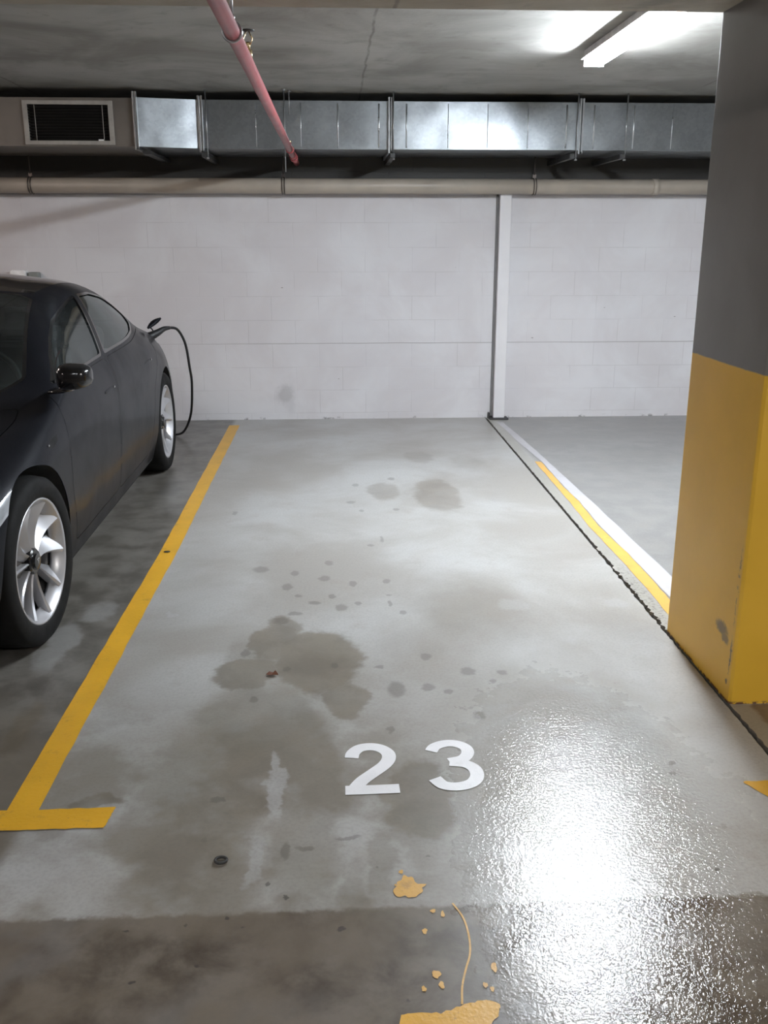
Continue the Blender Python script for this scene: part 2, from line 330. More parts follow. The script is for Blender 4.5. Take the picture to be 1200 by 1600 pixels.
def glass_mat(name, tint, ior=1.5, rough=0.02):
    N = Nt(name)
    lw = N.n('ShaderNodeFresnel', {'IOR': ior})
    tr = N.n('ShaderNodeBsdfTransparent', {0: tint}); gl = N.n('ShaderNodeBsdfGlossy', {0: (0.9, 0.95, 0.95), 'Roughness': rough})
    dust = N.n('ShaderNodeBsdfDiffuse', {0: (0.30, 0.33, 0.33)})
    m0 = N.n('ShaderNodeMixShader', {0: N.mr(N.noise(N.pos(), 5, 3), 0.3, 0.7, 0.03, 0.08), 1: tr.outputs[0], 2: dust.outputs[0]})
    mx = N.n('ShaderNodeMixShader', {0: lw.outputs[0], 1: m0.outputs[0], 2: gl.outputs[0]})
    N.t.links.new(mx.outputs[0], N.out.inputs[0]); return N.m
def emit_mat(name, col, st):
    N = Nt(name); e = N.n('ShaderNodeEmission', {0: col, 1: st}); N.t.links.new(e.outputs[0], N.out.inputs[0]); return N.m

M = dict(
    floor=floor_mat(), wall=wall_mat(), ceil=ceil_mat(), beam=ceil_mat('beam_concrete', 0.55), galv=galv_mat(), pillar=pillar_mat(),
    groove=plain('joint_dirt', (0.03, 0.026, 0.022), 0.9, bump=0.6, bscale=60),
    yellow=road_paint('yellow_line_paint', (0.70, 0.375, 0.025)), yellow2=road_paint('pale_yellow_line_paint', (0.66, 0.38, 0.085), 0.35),
    white=road_paint('white_line_paint', (0.80, 0.80, 0.82), 0.18, (0.4, 0.38, 0.36)), white2=road_paint('stripe_white_paint', (0.47, 0.46, 0.48), 0.2, (0.35, 0.34, 0.33)),
    dullduct=plain('dull_duct_sheet', (0.17, 0.152, 0.132), 0.5, 0.2, scale=4), strap=plain('hanger_steel', (0.42, 0.43, 0.44), 0.35, 0.9),
    darksteel=plain('dark_steel', (0.06, 0.06, 0.06), 0.5, 0.6), drain=plain('cream_drain_pipe', (0.42, 0.37, 0.31), 0.42, 0, 0.10, 3),
    bead=plain('bright_bead', (0.80, 0.83, 0.86), 0.3, 0.9), clip=plain('clip_steel', (0.14, 0.12, 0.11), 0.4, 0.8), pink=plain('pinkish_red_pipe_paint', (0.35, 0.075, 0.08), 0.35, 0, 0.10, 8),
    brass=plain('brass', (0.75, 0.58, 0.34), 0.25, 0.95), post=plain('white_post_paint', (0.72, 0.71, 0.73), 0.45, 0, 0.04, 3),
    grille=plain('grille_frame_paint', (0.36, 0.34, 0.31), 0.5, 0.0), black=plain('blackened_louvre', (0.028, 0.026, 0.025), 0.5, 0.2),
    void=plain('duct_void', (0.012, 0.012, 0.012), 0.9),
    tube=emit_mat('tube_light', (0.87, 0.935, 1.0, 1), TUBE_MAIN), tube4=emit_mat('aisle_tube_light', (1.0, 0.97, 0.92, 1), 260.0), tube2=emit_mat('far_tube_light', (0.93, 0.96, 1.0, 1), TUBE_OTHER), tube3=emit_mat('warm_tube_light', (1.0, 0.84, 0.76, 1), TUBE_WARM),
    batten=plain('batten_enamel', (0.8, 0.8, 0.8), 0.4),
    paint=None, rubber=plain('tyre_rubber', (0.006, 0.006, 0.006), 0.75, bump=0.15, spec=0.2), trim=plain('gloss_black_trim', (0.008, 0.008, 0.009), 0.18, 0, coat=0.5),
    seam=plain('panel_gap', (0.003, 0.003, 0.003), 0.9), liner=plain('wheel_liner', (0.008, 0.008, 0.008), 0.9), alloy=plain('silver_alloy', (0.46, 0.46, 0.48), 0.34, 0.6, 0.04, coat=0.4),
    alloyin=plain('dark_alloy', (0.10, 0.10, 0.105), 0.4, 0.7), disc=plain('brake_disc_iron', (0.16, 0.155, 0.15), 0.45, 0.9), chrome=plain('chrome', (0.8, 0.8, 0.82), 0.1, 1.0),
    glass=glass_mat('tinted_window_glass', (0.36, 0.44, 0.43, 1)), wglass=glass_mat('windscreen_glass', (0.40, 0.50, 0.47, 1)),
    seat=plain('black_upholstery', (0.03, 0.03, 0.032), 0.55), dash=plain('dashboard_black', (0.02, 0.02, 0.02), 0.6), lampglass=plain('headlamp_lens', (0.55, 0.58, 0.62), 0.08, 0.5, coat=1.0),
    redlamp=plain('tail_lamp_red', (0.22, 0.01, 0.01), 0.12, coat=1.0), screen=plain('black_screen', (0.01, 0.01, 0.012), 0.08),
    cable=plain('black_cable', (0.012, 0.012, 0.013), 0.42), whitebox=plain('white_plastic', (0.86, 0.86, 0.86), 0.25), greybox=plain('grey_plastic', (0.22, 0.24, 0.23), 0.4),
    leaf=plain('dry_leaf', (0.13, 0.045, 0.02), 0.7), chip=plain('dark_chip', (0.03, 0.03, 0.028), 0.6), far=plain('far_wall_paint', (0.34, 0.33, 0.33), 0.7),
)
def car_paint():
    N = Nt('black_metallic_car_paint'); p = N.pos()
    fl = N.n('ShaderNodeTexVoronoi', {'Vector': p, 'Scale': 900.0}); sel = N.n('ShaderNodeSeparateColor', {0: fl.outputs['Color']})
    c = N.mix(sel.outputs[0], (0.006, 0.0065, 0.009), (0.014, 0.015, 0.019))
    d = N.mr(N.noise(p, 3, 4), 0.35, 0.7)
    return N.bsdf(Base_Color=c, Metallic=0.2, Roughness=N.ma('MULTIPLY_ADD', d, 0.08, 0.40), IOR=1.15, Coat_Weight=0.4, Coat_Roughness=N.ma('MULTIPLY_ADD', d, 0.06, 0.08), Coat_IOR=1.18)
M['paint'] = car_paint()

# ------------------------------------------------------------------ the shell of the garage
YW = 8.235; ZC = 2.56; XJ = 1.335
def jag(x, amp, y0, y1, n):
    return [(x + random.uniform(-amp, amp)*(1.0 if y > 3.3 and y < 4.6 else 0.35), y) for y in np.linspace(y0, y1, n)]
bm = NB()
L = jag(XJ-0.008, 0.0045, -6, YW, 900)
v0 = [bm.verts.new((x, y, 0)) for x, y in L]; v1 = [bm.verts.new((-9, y, 0)) for x, y in L]
v2 = [bm.verts.new((x, y, -0.04)) for x, y in L]
Rr = jag(XJ+0.009, 0.009, -6, YW, 900)
w0 = [bm.verts.new((x, y, 0)) for x, y in Rr]; w1 = [bm.verts.new((8, y, 0)) for x, y in Rr]; w2 = [bm.verts.new((x, y, -0.04)) for x, y in Rr]
for i in range(len(L)-1):
    bm.faces.new((v1[i], v0[i], v0[i+1], v1[i+1])); bm.faces.new((v0[i], v2[i], v2[i+1], v0[i+1]))
    bm.faces.new((w0[i], w1[i], w1[i+1], w0[i+1])); bm.faces.new((w2[i], w0[i], w0[i+1], w2[i+1]))
me = bpy.data.meshes.new('floor'); bm.to_mesh(me); bm.free(); fo = bpy.data.objects.new('floor', me); COL.objects.link(fo); me.materials.append(M['floor']); struct(fo)
struct(box('trim_1', (XJ-0.05, -6, -0.06), (XJ+0.06, YW, -0.022), M['groove']))
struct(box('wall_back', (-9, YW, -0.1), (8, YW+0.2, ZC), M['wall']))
struct(box('wall_left', (-9.2, -6, -0.1), (-9, YW+0.2, ZC), M['far'])); struct(box('wall_right', (8, -6, -0.1), (8.2, YW+0.2, ZC), M['far']))
struct(box('wall_front', (-9.2, -6.2, -0.1), (8.2, -6, ZC), M['far']))
struct(box('ceiling', (-9.2, -6.2, ZC), (8.2, YW+0.2, ZC+0.2), M['ceil']))
struct(box('trim_2', (-9, 2.86, 2.277), (8, 3.502, ZC), M['beam'], bevel=0.008))

# pillar
bm = NB(); add_box(bm, (0, 0, 0), (0.62, 0.635, 2.277))
es = [e for e in bm.edges if abs(e.verts[0].co.z - e.verts[1].co.z) > 1]
bmesh.ops.bevel(bm, geom=es, offset=0.022, segments=3, affect='EDGES', profile=0.6)
bmesh.ops.translate(bm, verts=bm.verts, vec=(XJ+0.002, 2.868, 0))
tag(finish('pillar', bm, M['pillar'], sharp=0.5), 'square concrete pillar painted grey above and yellow below, at the right edge of the bay', 'pillar')

# steel post on the back wall
r = root('wall_post', (1.435, 8.19, 0), 'slim white square post standing against the white block wall above the floor joint', 'post')
bm = NB(); add_box(bm, (-0.045, -0.04, 0.012), (0.052, 0.035, 1.99)); o = finish('post_shaft', bm, M['post'], r, 0.004)
bm = NB(); add_box(bm, (-0.080, -0.075, 0.0), (0.085, 0.04, 0.012)); add_box(bm, (-0.085, 0.0, 0.0), (-0.07, 0.04, 0.05))
finish('base_plate', bm, M['darksteel'], r, 0.002)
bm = NB(); add_box(bm, (-0.064, 0.025, 0.02), (-0.0465, 0.042, 1.99)); finish('joint_seal', bm, plain('grey_joint_sealant', (0.17, 0.165, 0.165), 0.7), r)

# ------------------------------------------------------------------ ventilation duct
DY0, DY1, DZ0, DZ1 = 7.5, 8.225, 2.166, 2.502
r = root('ventilation_duct', (0, 7.5, DZ0), 'long galvanised rectangular ventilation duct hung under the ceiling along the back wall', 'air duct')
def rel(o, rt): o.location = -rt.location; return o
def duct_run(x0, x1):
    bm = NB(); add_box(bm, (x0, DY0, DZ0), (x1, DY1, DZ1)); return finish('duct_section', bm, M['galv'], r, 0.003)
runs = [(-0.95, 0.44), (0.44, 1.865), (1.865, 3.29), (3.29, 4.72), (4.72, 6.15), (6.15, 7.6)]
for a, b in runs: rel(duct_run(a, b), r)
# stiffening beads, one face pattern per run
for x in (-0.55, -0.221, 0.052, 0.355, 0.56, 0.87, 1.166, 1.469, 1.759, 1.967, 2.269, 2.562, 2.9, 3.6, 3.95, 4.3):
    bm = NB(); tube(bm, [(x, DY0+0.0015, DZ0+0.012), (x, DY0+0.0015, DZ1-0.02)], 0.0065 if x in (0.052, 0.355, 0.56, 1.759, 1.967, 2.269) else 0.0035, 8)
    rel(finish('stiffening_bead', bm, M['bead'], r), r)
# joint flanges
for x in (-0.95, 0.44, 1.865, 3.29, 4.72, 6.15):
    bm = NB()
    for s in (-1, 1):
        add_box(bm, (x+s*0.010-0.007, DY0-0.028, DZ0-0.026), (x+s*0.010+0.007, DY0+0.002, DZ1+0.024))
        add_box(bm, (x+s*0.010-0.007, DY0-0.028, DZ0-0.026), (x+s*0.010+0.007, DY1, DZ0))
    rel(finish('joint_flange', bm, M['strap'], r, 0.0015), r)
# support channels under the duct with drop rods
for x in (-0.93, 0.455, 1.80, 2.18, 3.6, 5.2):
    bm = NB(); add_box(bm, (x-0.018, DY0-0.06, DZ0-0.062), (x+0.018, DY1, DZ0-0.028)); rel(finish('support_channel', bm, M['darksteel'], r, 0.002), r)
for x in (-0.905, 0.46, 1.83, 2.2, 3.6, 5.2):
    bm = NB(); tube(bm, [(x, DY0-0.045, DZ0-0.075), (x, DY0-0.045, ZC-0.001)], 0.005, 8); tube(bm, [(x, DY0-0.045, DZ0-0.075), (x, DY0-0.045, DZ0-0.062)], 0.011, 6)
    rel(finish('drop_rod', bm, M['strap'], r), r)
# oblique transition panel
TY = 7.35
bm = NB()
P = [(-0.95, DY0, DZ0), (-0.95, DY0, DZ1), (-1.39, TY, DZ1-0.006), (-1.39, TY, DZ0), (-0.95, DY1, DZ0), (-0.95, DY1, DZ1), (-1.39, DY1, DZ1-0.006), (-1.39, DY1, DZ0)]
V = [bm.verts.new(p) for p in P]
for f in ((0,1,2,3), (4,7,6,5), (0,3,7,4), (1,5,6,2), (0,4,5,1), (3,2,6,7)): bm.faces.new([V[i] for i in f])
rel(finish('transition_section', bm, M['galv'], r, 0.002), r)
bm = NB()
for s in (-1, 1):
    add_box(bm, (-1.39+s*0.009-0.006, TY-0.03, DZ0-0.022), (-1.39+s*0.009+0.006, TY+0.002, DZ1+0.03))
    add_box(bm, (-1.39+s*0.009-0.006, TY-0.03, DZ0-0.022), (-1.39+s*0.009+0.006, DY1, DZ0))
rel(finish('joint_flange', bm, M['strap'], r, 0.0015), r)
bm = NB(); add_box(bm, (-1.33-0.03, TY-0.0, DZ0-0.05), (-1.30, DY1, DZ0-0.026)); rel(finish('support_channel', bm, M['darksteel'], r, 0.002), r)
# the wide plenum at left that carries the grille
bm = NB()
gx0, gx1, gz0, gz1 = -2.150, -1.578, 2.199, 2.446
x0, x1 = -5.0, -1.405
xs = [x0, gx0, gx1, x1]; zs = [DZ0, gz0, gz1, DZ1-0.012]
for i in range(3):
    for j in range(3):
        if i == 1 and j == 1: continue
        bm.faces.new([bm.verts.new(p) for p in ((xs[i], TY, zs[j]), (xs[i+1], TY, zs[j]), (xs[i+1], TY, zs[j+1]), (xs[i], TY, zs[j+1]))])
for q in (((x0, TY, DZ0), (x1, TY, DZ0), (x1, DY1, DZ0), (x0, DY1, DZ0)), ((x0, TY, zs[3]), (x1, TY, zs[3]), (x1, DY1, zs[3]), (x0, DY1, zs[3])),
          ((x1, TY, DZ0), (x1, DY1, DZ0), (x1, DY1, zs[3]), (x1, TY, zs[3])), ((x0, TY, DZ0), (x0, DY1, DZ0), (x0, DY1, zs[3]), (x0, TY, zs[3])),
          ((x0, DY1, DZ0), (x1, DY1, DZ0), (x1, DY1, zs[3]), (x0, DY1, zs[3])),
          # throat behind the grille
          ((gx0, TY, gz0), (gx1, TY, gz0), (gx1, TY+0.1, gz0), (gx0, TY+0.1, gz0)), ((gx0, TY, gz1), (gx1, TY, gz1), (gx1, TY+0.1, gz1), (gx0, TY+0.1, gz1)),
          ((gx0, TY, gz0), (gx0, TY, gz1), (gx0, TY+0.1, gz1), (gx0, TY+0.1, gz0)), ((gx1, TY, gz0), (gx1, TY, gz1), (gx1, TY+0.1, gz1), (gx1, TY+0.1, gz0))):
    bm.faces.new([bm.verts.new(p) for p in q])
rel(finish('plenum_box', bm, M['dullduct'], r), r)
bm = NB(); add_box(bm, (gx0, TY+0.06, gz0), (gx1, TY+0.10, gz1)); rel(finish('grille_void', bm, M['void'], r), r)
g = bpy.data.objects.new('air_grille', None)
bm = NB()
gw = 0.03
add_box(bm, (gx0-gw, TY-0.014, gz0-gw*0.8), (gx0+0.004, TY-0.0005, gz1+gw*0.8)); add_box(bm, (gx1-0.004, TY-0.014, gz0-gw*0.8), (gx1+gw, TY-0.0005, gz1+gw*0.8))
add_box(bm, (gx0, TY-0.014, gz0-gw*0.8), (gx1, TY-0.0005, gz0+0.004)); add_box(bm, (gx0, TY-0.014, gz1-0.004), (gx1, TY-0.0005, gz1+gw*0.8))
gf = rel(finish('air_grille', bm, M['grille'], r, 0.003), r)
bpy.data.objects.remove(g)
bm = NB()
for k in range(12):
    z = gz0 + 0.012 + k*(gz1-gz0-0.02)/11.5
    obox(bm, ((gx0+gx1)/2, TY+0.010, z), (1, 0, 0), (0, 0.82, -0.57), (0, 0.57, 0.82), gx1-gx0, 0.022, 0.0018)
lv = finish('louvre_blades', bm, M['black'], gf)
for x in (gx0+0.052, gx1-0.045):
    bm = NB(); tube(bm, [(x, TY-0.004, gz0), (x, TY-0.004, gz1)], 0.0028, 6)
    finish('louvre_bar', bm, M['grille'], gf)
bm = NB(); add_box(bm, (gx1-0.085, TY-0.010, gz0+0.002), (gx1-0.05, TY-0.002, gz0+0.014)); finish('damper_tab', bm, M['whitebox'], gf)

# loose pair of rods beside the sprinkler pipe
for dx, dy, lab in ((-0.335, 0.0, 'thin threaded rod hanging in front of the duct, left one of a close pair'), (-0.300, 0.06, 'thin threaded rod hanging in front of the duct, right one of a close pair')):
    bm = NB(); y = 7.38+dy
    z0 = 2.0 if dy == 0 else 2.40
    tube(bm, [(dx, y, z0), (dx, y, ZC)], 0.0045, 8)
    tube(bm, [(dx, y, ZC-0.012), (dx, y, ZC)], 0.014, 8)
    tag(finish('threaded_rod', bm, M['strap']), lab, 'rod')

# ------------------------------------------------------------------ cream drain pipe on the back wall
PR, PY, PZ = 0.060, 8.115, 1.937
r = root('drain_pipe', (0, PY, PZ), 'long cream drain pipe running level along the wall under the duct', 'pipe')
bm = NB(); tube(bm, [(-8.9, 0, 0), (7.9, 0, 0)], PR, 28); finish('pipe_run', bm, M['drain'], r)
for x in (2.644, -3.3, 5.6):
    bm = NB(); tube(bm, [(x-0.002, 0, 0), (x+0.05, 0, 0)], PR+0.004, 28); finish('coupling', bm, M['drain'], r)
for x in (-4.45, -2.398, -0.389, 1.659, 3.7, 5.75):
    bm = NB()
    for s in (-1, 1):
        ring = [(x+s*0.010, (PR+0.005)*math.cos(a), (PR+0.005)*math.sin(a)) for a in np.linspace(PI/2, PI/2+2*PI, 33)]
        tube(bm, ring, 0.0042, 6)
    add_box(bm, (x-0.014, -0.003, PR), (x+0.014, 0.003, PR+0.035))
    tube(bm, [(x, 0, PR+0.03), (x, 0, DZ0-PZ-0.002 if x > -5 else ZC-PZ)], 0.005, 8)
    finish('pipe_clip', bm, M['clip'], r)

# ------------------------------------------------------------------ sprinkler pipe
SX, SZ = -0.283, 2.118
r = root('sprinkler_pipe', (SX, 0, SZ), 'pinkish red sprinkler pipe running overhead towards the duct', 'pipe')
bm = NB(); tube(bm, [(0, -5.9, 0), (0, 7.62, 0)], 0.0225, 20); finish('pipe_run', bm, M['pink'], r)
bm = NB(); tube(bm, [(0, 7.60, 0), (0, 7.72, 0)], 0.030, 16); tube(bm, [(0, 7.72, 0.0), (0, 8.22, 0)], 0.0225, 16); finish('end_fitting', bm, M['pink'], r)
for y, sgn in ((6.95, 1), (7.45, 1)):
    bm = NB(); tube(bm, [(0, y-0.03, 0), (0, y+0.03, 0)], 0.0275, 16); tube(bm, [(0, y, 0.015), (0, y, 0.045)], 0.012, 10)
    f = finish('fitting', bm, M['pink'], r)
    bm = NB(); tube(bm, [(0, y, 0.044), (0, y, 0.058)], 0.012, 8); finish('fitting_plug', bm, M['brass'], f)
for y, zt in ((3.05, 2.277), (-1.5, ZC), (6.3, ZC)):
    if y == 6.3: continue
    bm = NB()
    ring = [(0.027*math.cos(a), y, 0.027*math.sin(a)) for a in np.linspace(PI/2, PI/2+2*PI, 25)]
    tube(bm, ring, 0.004, 6); tube(bm, [(0, y, 0.027), (0, y, zt-SZ)], 0.005, 8); tube(bm, [(0, y, 0.03), (0, y, 0.045)], 0.010, 6)
    finish('hanger_ring', bm, M['strap'], r)
def spr(y):
    bm = NB(); tube(bm, [(0, y, 0.018), (0, y, 0.05)], 0.015, 12); s = finish('sprinkler_head', bm, M['brass'], r)
    bm = NB(); tube(bm, [(0, y, 0.05), (0, y, 0.075)], 0.008, 10)
    for sx in (-1, 1): tube(bm, [(0.006*sx, y, 0.06), (0.016*sx, y, 0.085), (0.004*sx, y, 0.11)], 0.0025, 6)
    finish('head_frame', bm, M['brass'], s)
    bm = NB(); lathe(bm, [(0.108, 0.004), (0.110, 0.024), (0.113, 0.024), (0.114, 0.004)], 'Z', 16, (0, y, 0)); finish('deflector', bm, M['darksteel'], s)
spr(3.62); spr(-1.0)

# ------------------------------------------------------------------ ceiling light fittings
def light(x, y, rz, mat, label, group=None, hl=0.62):
    t = root('ceiling_light', (x, y, ZC), label, 'ceiling light', group, rz)
    bm = NB(); add_box(bm, (-0.055, -hl, -0.045), (0.055, hl, 0.0)); add_box(bm, (-0.075, -hl, -0.049), (0.075, hl, -0.045)); finish('light_body', bm, M['batten'], t, 0.002)
    bm = NB(); v = add_box(bm, (-0.055, -hl+0.02, -0.085), (0.055, hl-0.02, -0.0495))
    for q in v:
        if q.co.z < -0.08: q.co.x *= 0.8
    finish('glowing_diffuser', bm, mat, t, 0.008)
    for s in (-1, 1):
        bm = NB(); add_box(bm, (-0.058, s*(hl-0.010)-0.010, -0.088), (0.058, s*(hl-0.010)+0.010, -0.047)); finish('end_cap', bm, M['batten'], t, 0.003)
    return t
light(1.50, 4.93, 0, M['tube'], 'glaring white fluorescent light on the ceiling right of centre, seen past the beam', hl=0.89)
light(-3.9, 5.28, 0, M['tube3'], 'fluorescent tube above the bay at left')
light(6.2, 5.28, 0, M['tube2'], 'fluorescent tube above the bay beyond the pillar')
light(-1.3, -0.9, PI/2, M['tube2'], 'fluorescent tube over the aisle, left of centre')
light(2.6, -1.2, PI/2, M['tube4'], 'fluorescent tube over the aisle, at right')
light(-6.0, -0.9, PI/2, M['tube3'], 'fluorescent tube over the aisle, at far left')

# ------------------------------------------------------------------ painted markings
def wob(pts, n=14, a=0.003):
    out = []
    for (x0, y0), (x1, y1) in zip(pts, pts[1:]+pts[:1]):
        for k in range(n):
            t = k/n; out.append((x0+(x1-x0)*t+random.uniform(-a, a), y0+(y1-y0)*t+random.uniform(-a, a)))
    return out
tag(flat('parking_line', [wob([(-0.900, 7.98), (-0.812, 7.98), (-0.815, 4.6), (-0.848, 2.345), (-0.937, 2.345), (-0.900, 4.6)], 24, 0.002)], 0.0016, M['yellow'], 0.0012),
    'long yellow painted line on the floor between the black car and bay 23', 'line marking')
tag(flat('parking_line', [wob([(-1.16, 2.355), (-0.633, 2.357), (-0.645, 2.262), (-1.16, 2.262)], 20, 0.002)], 0.0028, M['yellow'], 0.0012),
    'short yellow crossbar painted across the near end of the long line', 'line marking')
tag(flat('parking_line', [wob([(1.420, 6.52), (1.465, 6.50), (1.458, 5.8), (1.470, 5.45), (1.455, 4.95), (1.475, 4.4), (1.470, 3.9), (1.478, 3.51), (1.400, 3.51), (1.412, 4.1), (1.400, 4.94), (1.415, 5.6)], 8, 0.003)], 0.0016, M['yellow2'], 0.0012),
    'narrow yellow strip painted right of the floor joint, beside the white strip', 'line marking')
tag(flat('parking_line', [wob([(1.40, 8.0), (1.45, 8.0), (1.500, 7.0), (1.535, 5.9), (1.560, 5.0), (1.580, 4.1), (1.590, 3.51), (1.482, 3.51), (1.478, 4.4), (1.462, 4.95), (1.474, 5.45), (1.464, 5.8), (1.470, 6.5), (1.430, 7.2)], 8, 0.003)], 0.0012, M['white2'], 0.001),
    'white strip painted on the floor from the wall post to behind the pillar', 'line marking')
tag(flat('parking_line', [wob([(1.185, 2.395), (1.322, 2.397), (1.322, 2.300), (1.235, 2.296)], 10, 0.003)], 0.0016, M['yellow'], 0.0012),
    'stub of yellow crossbar at the right edge near the pillar foot', 'line marking')
def ribbon(path, w, z=0):
    P = spline([(x, y, 0) for x, y in path], 6); quads = []
    Lr = []
    for i, p in enumerate(P):
        t = (P[min(i+1, len(P)-1)] - P[max(i-1, 0)]).normalized(); n = Vector((-t.y, t.x, 0))
        Lr.append((p+n*w/2, p-n*w/2))
    for (a, b), (c, d) in zip(Lr, Lr[1:]): quads.append([(a.x, a.y), (b.x, b.y), (d.x, d.y), (c.x, c.y)])
    return quads
def digit(x0, y0, w, h, paths, st):
    q = []; zs = []
    for k, P in enumerate(paths):
        r_ = ribbon([(x0+a*w, y0+b*h) for a, b in P], st[k]); q += r_; zs += [0.0005*k]*len(r_)
    return q, zs
TWO = [[(.135, .70), (.17, .80), (.30, .895), (.50, .925), (.70, .89), (.845, .79), (.86, .67), (.76, .54), (.55, .40), (.32, .25), (.17, .10)], [(0, .078), (.5, .078), (1, .085)]]
THREE = [[(.10, .77), (.20, .87), (.42, .93), (.64, .915), (.80, .83), (.815, .71), (.69, .60), (.42, .55)], [(.42, .535), (.70, .50), (.865, .40), (.88, .25), (.75, .125), (.48, .068), (.22, .10), (.075, .23)]]
D2, Z2 = digit(0.014, 2.386, 0.158, 0.285, TWO, (0.043, 0.046))
tag(flat('painted_number', D2, 0.0016, M['white'], zs=Z2), 'left one of the two white floor digits, with a flat foot', 'floor number')
D3, Z3 = digit(0.268, 2.392, 0.158, 0.285, THREE, (0.040, 0.042))
tag(flat('painted_number', D3, 0.0016, M['white'], zs=Z3), 'right one of the two white floor digits, with two open bows', 'floor number')
def blob(cx, cy, rx, ry, n=40, am=0.18, seed=0, spikes=()):
    rnd = random.Random(seed); ph = [rnd.uniform(0, 6.28) for _ in range(4)]; P = []
    for k in range(n):
        a = 2*PI*k/n; rr = 1 + am*(math.sin(2*a+ph[0])*.4 + math.sin(3*a+ph[1])*.5 + math.sin(5*a+ph[2])*.35 + math.sin(9*a+ph[3])*.2)
        for sa, sl, sw in spikes: rr += sl*math.exp(-((a-sa)/sw)**2)
        P.append((cx+rx*rr*math.cos(a), cy+ry*rr*math.sin(a)))
    return P
tag(flat('paint_splash', [blob(0.162, 1.972, 0.030, 0.040, 64, 0.25, 3, ((0.18, 0.7, 0.12), (1.7, 0.35, 0.2)))], 0.0018, M['yellow2'], 0.0012),
    'isolated yellow paint splash on the floor just nearer than the digits', 'paint spill')
sp = [wob([(0.105, 1.48), (0.118, 1.575), (0.155, 1.585), (0.20, 1.578), (0.255, 1.600), (0.300, 1.610), (0.325, 1.600), (0.322, 1.572), (0.300, 1.545), (0.25, 1.52), (0.22, 1.47)], 5, 0.003)]
tag(flat('paint_splash', sp, 0.0018, M['yellow'], 0.0012), 'long yellow paint spill at the bottom edge of the picture', 'paint spill')
DR = [(0.150, 2.035, .006, .007, 'small yellow paint drop just above the isolated splash'), (0.216, 1.887, .006, .007, 'yellow paint drop at the edge of the dark floor, left of the drip trail top'),
      (0.190, 1.820, .006, .009, 'pale yellow paint drop alone on the dark floor, below the isolated splash'), (0.238, 1.875, .004, .012, 'faint upright yellow paint fleck left of the drip trail top'),
      (0.203, 1.686, .009, .012, 'larger yellow paint drop above the long spill, upper one of a touching pair'), (0.211, 1.655, .006, .010, 'yellow paint drop above the long spill, lower one of a touching pair'),
      (0.332, 1.700, .007, .013, 'yellow paint drop alone at right of the drip trail'), (0.305, 1.650, .005, .008, 'small yellow paint drop above the right end of the long spill'),
      (0.318, 1.638, .004, .008, 'smallest yellow paint drop, off the right end of the long spill'), (0.172, 1.646, .005, .008, 'yellow paint drop above the left end of the long spill'),
      (0.133, 1.985, .003, .004, 'tiny pale paint speck left of the isolated splash')]
for i, (x, y, a, b, where) in enumerate(DR):
    tag(flat('paint_drop', [blob(x, y, a, b, 18, 0.25, i)], 0.0016, M['yellow2'], 0.001), where, 'paint drop', 'yellow paint drops on the floor')
tag(flat('paint_trail', ribbon([(0.266, 1.912), (0.285, 1.86), (0.290, 1.80), (0.285, 1.745), (0.270, 1.70), (0.255, 1.65), (0.248, 1.60)], 0.0045), 0.0014, M['yellow2'], 0.001),
    'thin curved yellow drip trail running up from the long spill', 'paint spill')

# dry leaf and chips
bm = NB()
P = [(-0.022, 0, .004), (-0.010, 0.012, .010), (0.004, 0.010, .006), (0.012, 0.016, .012), (0.020, 0.002, .008), (0.024, -0.004, .003), (0.006, -0.012, .008), (-0.008, -0.009, .005)]
c0 = bm.verts.new((0, 0, 0.003)); V = [bm.verts.new(p) for p in P]
for i in range(len(V)): bm.faces.new((c0, V[i], V[(i+1) % len(V)]))
o = finish('dry_leaf', bm, M['leaf']); o.location = (-0.245, 3.172, 0.0025)
md = o.modifiers.new('t', 'SOLIDIFY'); md.thickness = 0.0012; tag(o, 'small curled reddish brown dry leaf lying on the bay floor', 'leaf')
for nm, x, y, lab, cat, s in (('stone_chip', -0.865, 4.61, 'small dark chip lying on the yellow line', 'stone', 0.013), ('metal_ring', -0.31, 2.10, 'small dark flattened ring on the floor left of the digits', 'debris', 0.015)):
    bm = NB()
    if nm == 'metal_ring':
        tube(bm, [(s*math.cos(a), s*0.85*math.sin(a), 0.004) for a in np.linspace(0, 2*PI, 17)], 0.004, 6)
    else:
        bmesh.ops.create_icosphere(bm, subdivisions=2, radius=s)
        for v in bm.verts: v.co = Vector((v.co.x*1.3, v.co.y*0.8, max(v.co.z*0.35+0.003, 0.0)))*(1+random.uniform(-.1, .1))
    o = finish(nm, bm, M['chip']); o.location = (x, y, 0.002); tag(o, lab, cat)

# ------------------------------------------------------------------ the parked car
CU, CW = 2.347, -2.04      # car: u runs from the nose to the tail (world +Y), w sideways (world X)
CAR_Y = 2.70 + CU
car = root('parked_car', (CW, CAR_Y, 0), 'glossy black electric saloon car parked at left with its tail to the wall, plugged in', 'car')
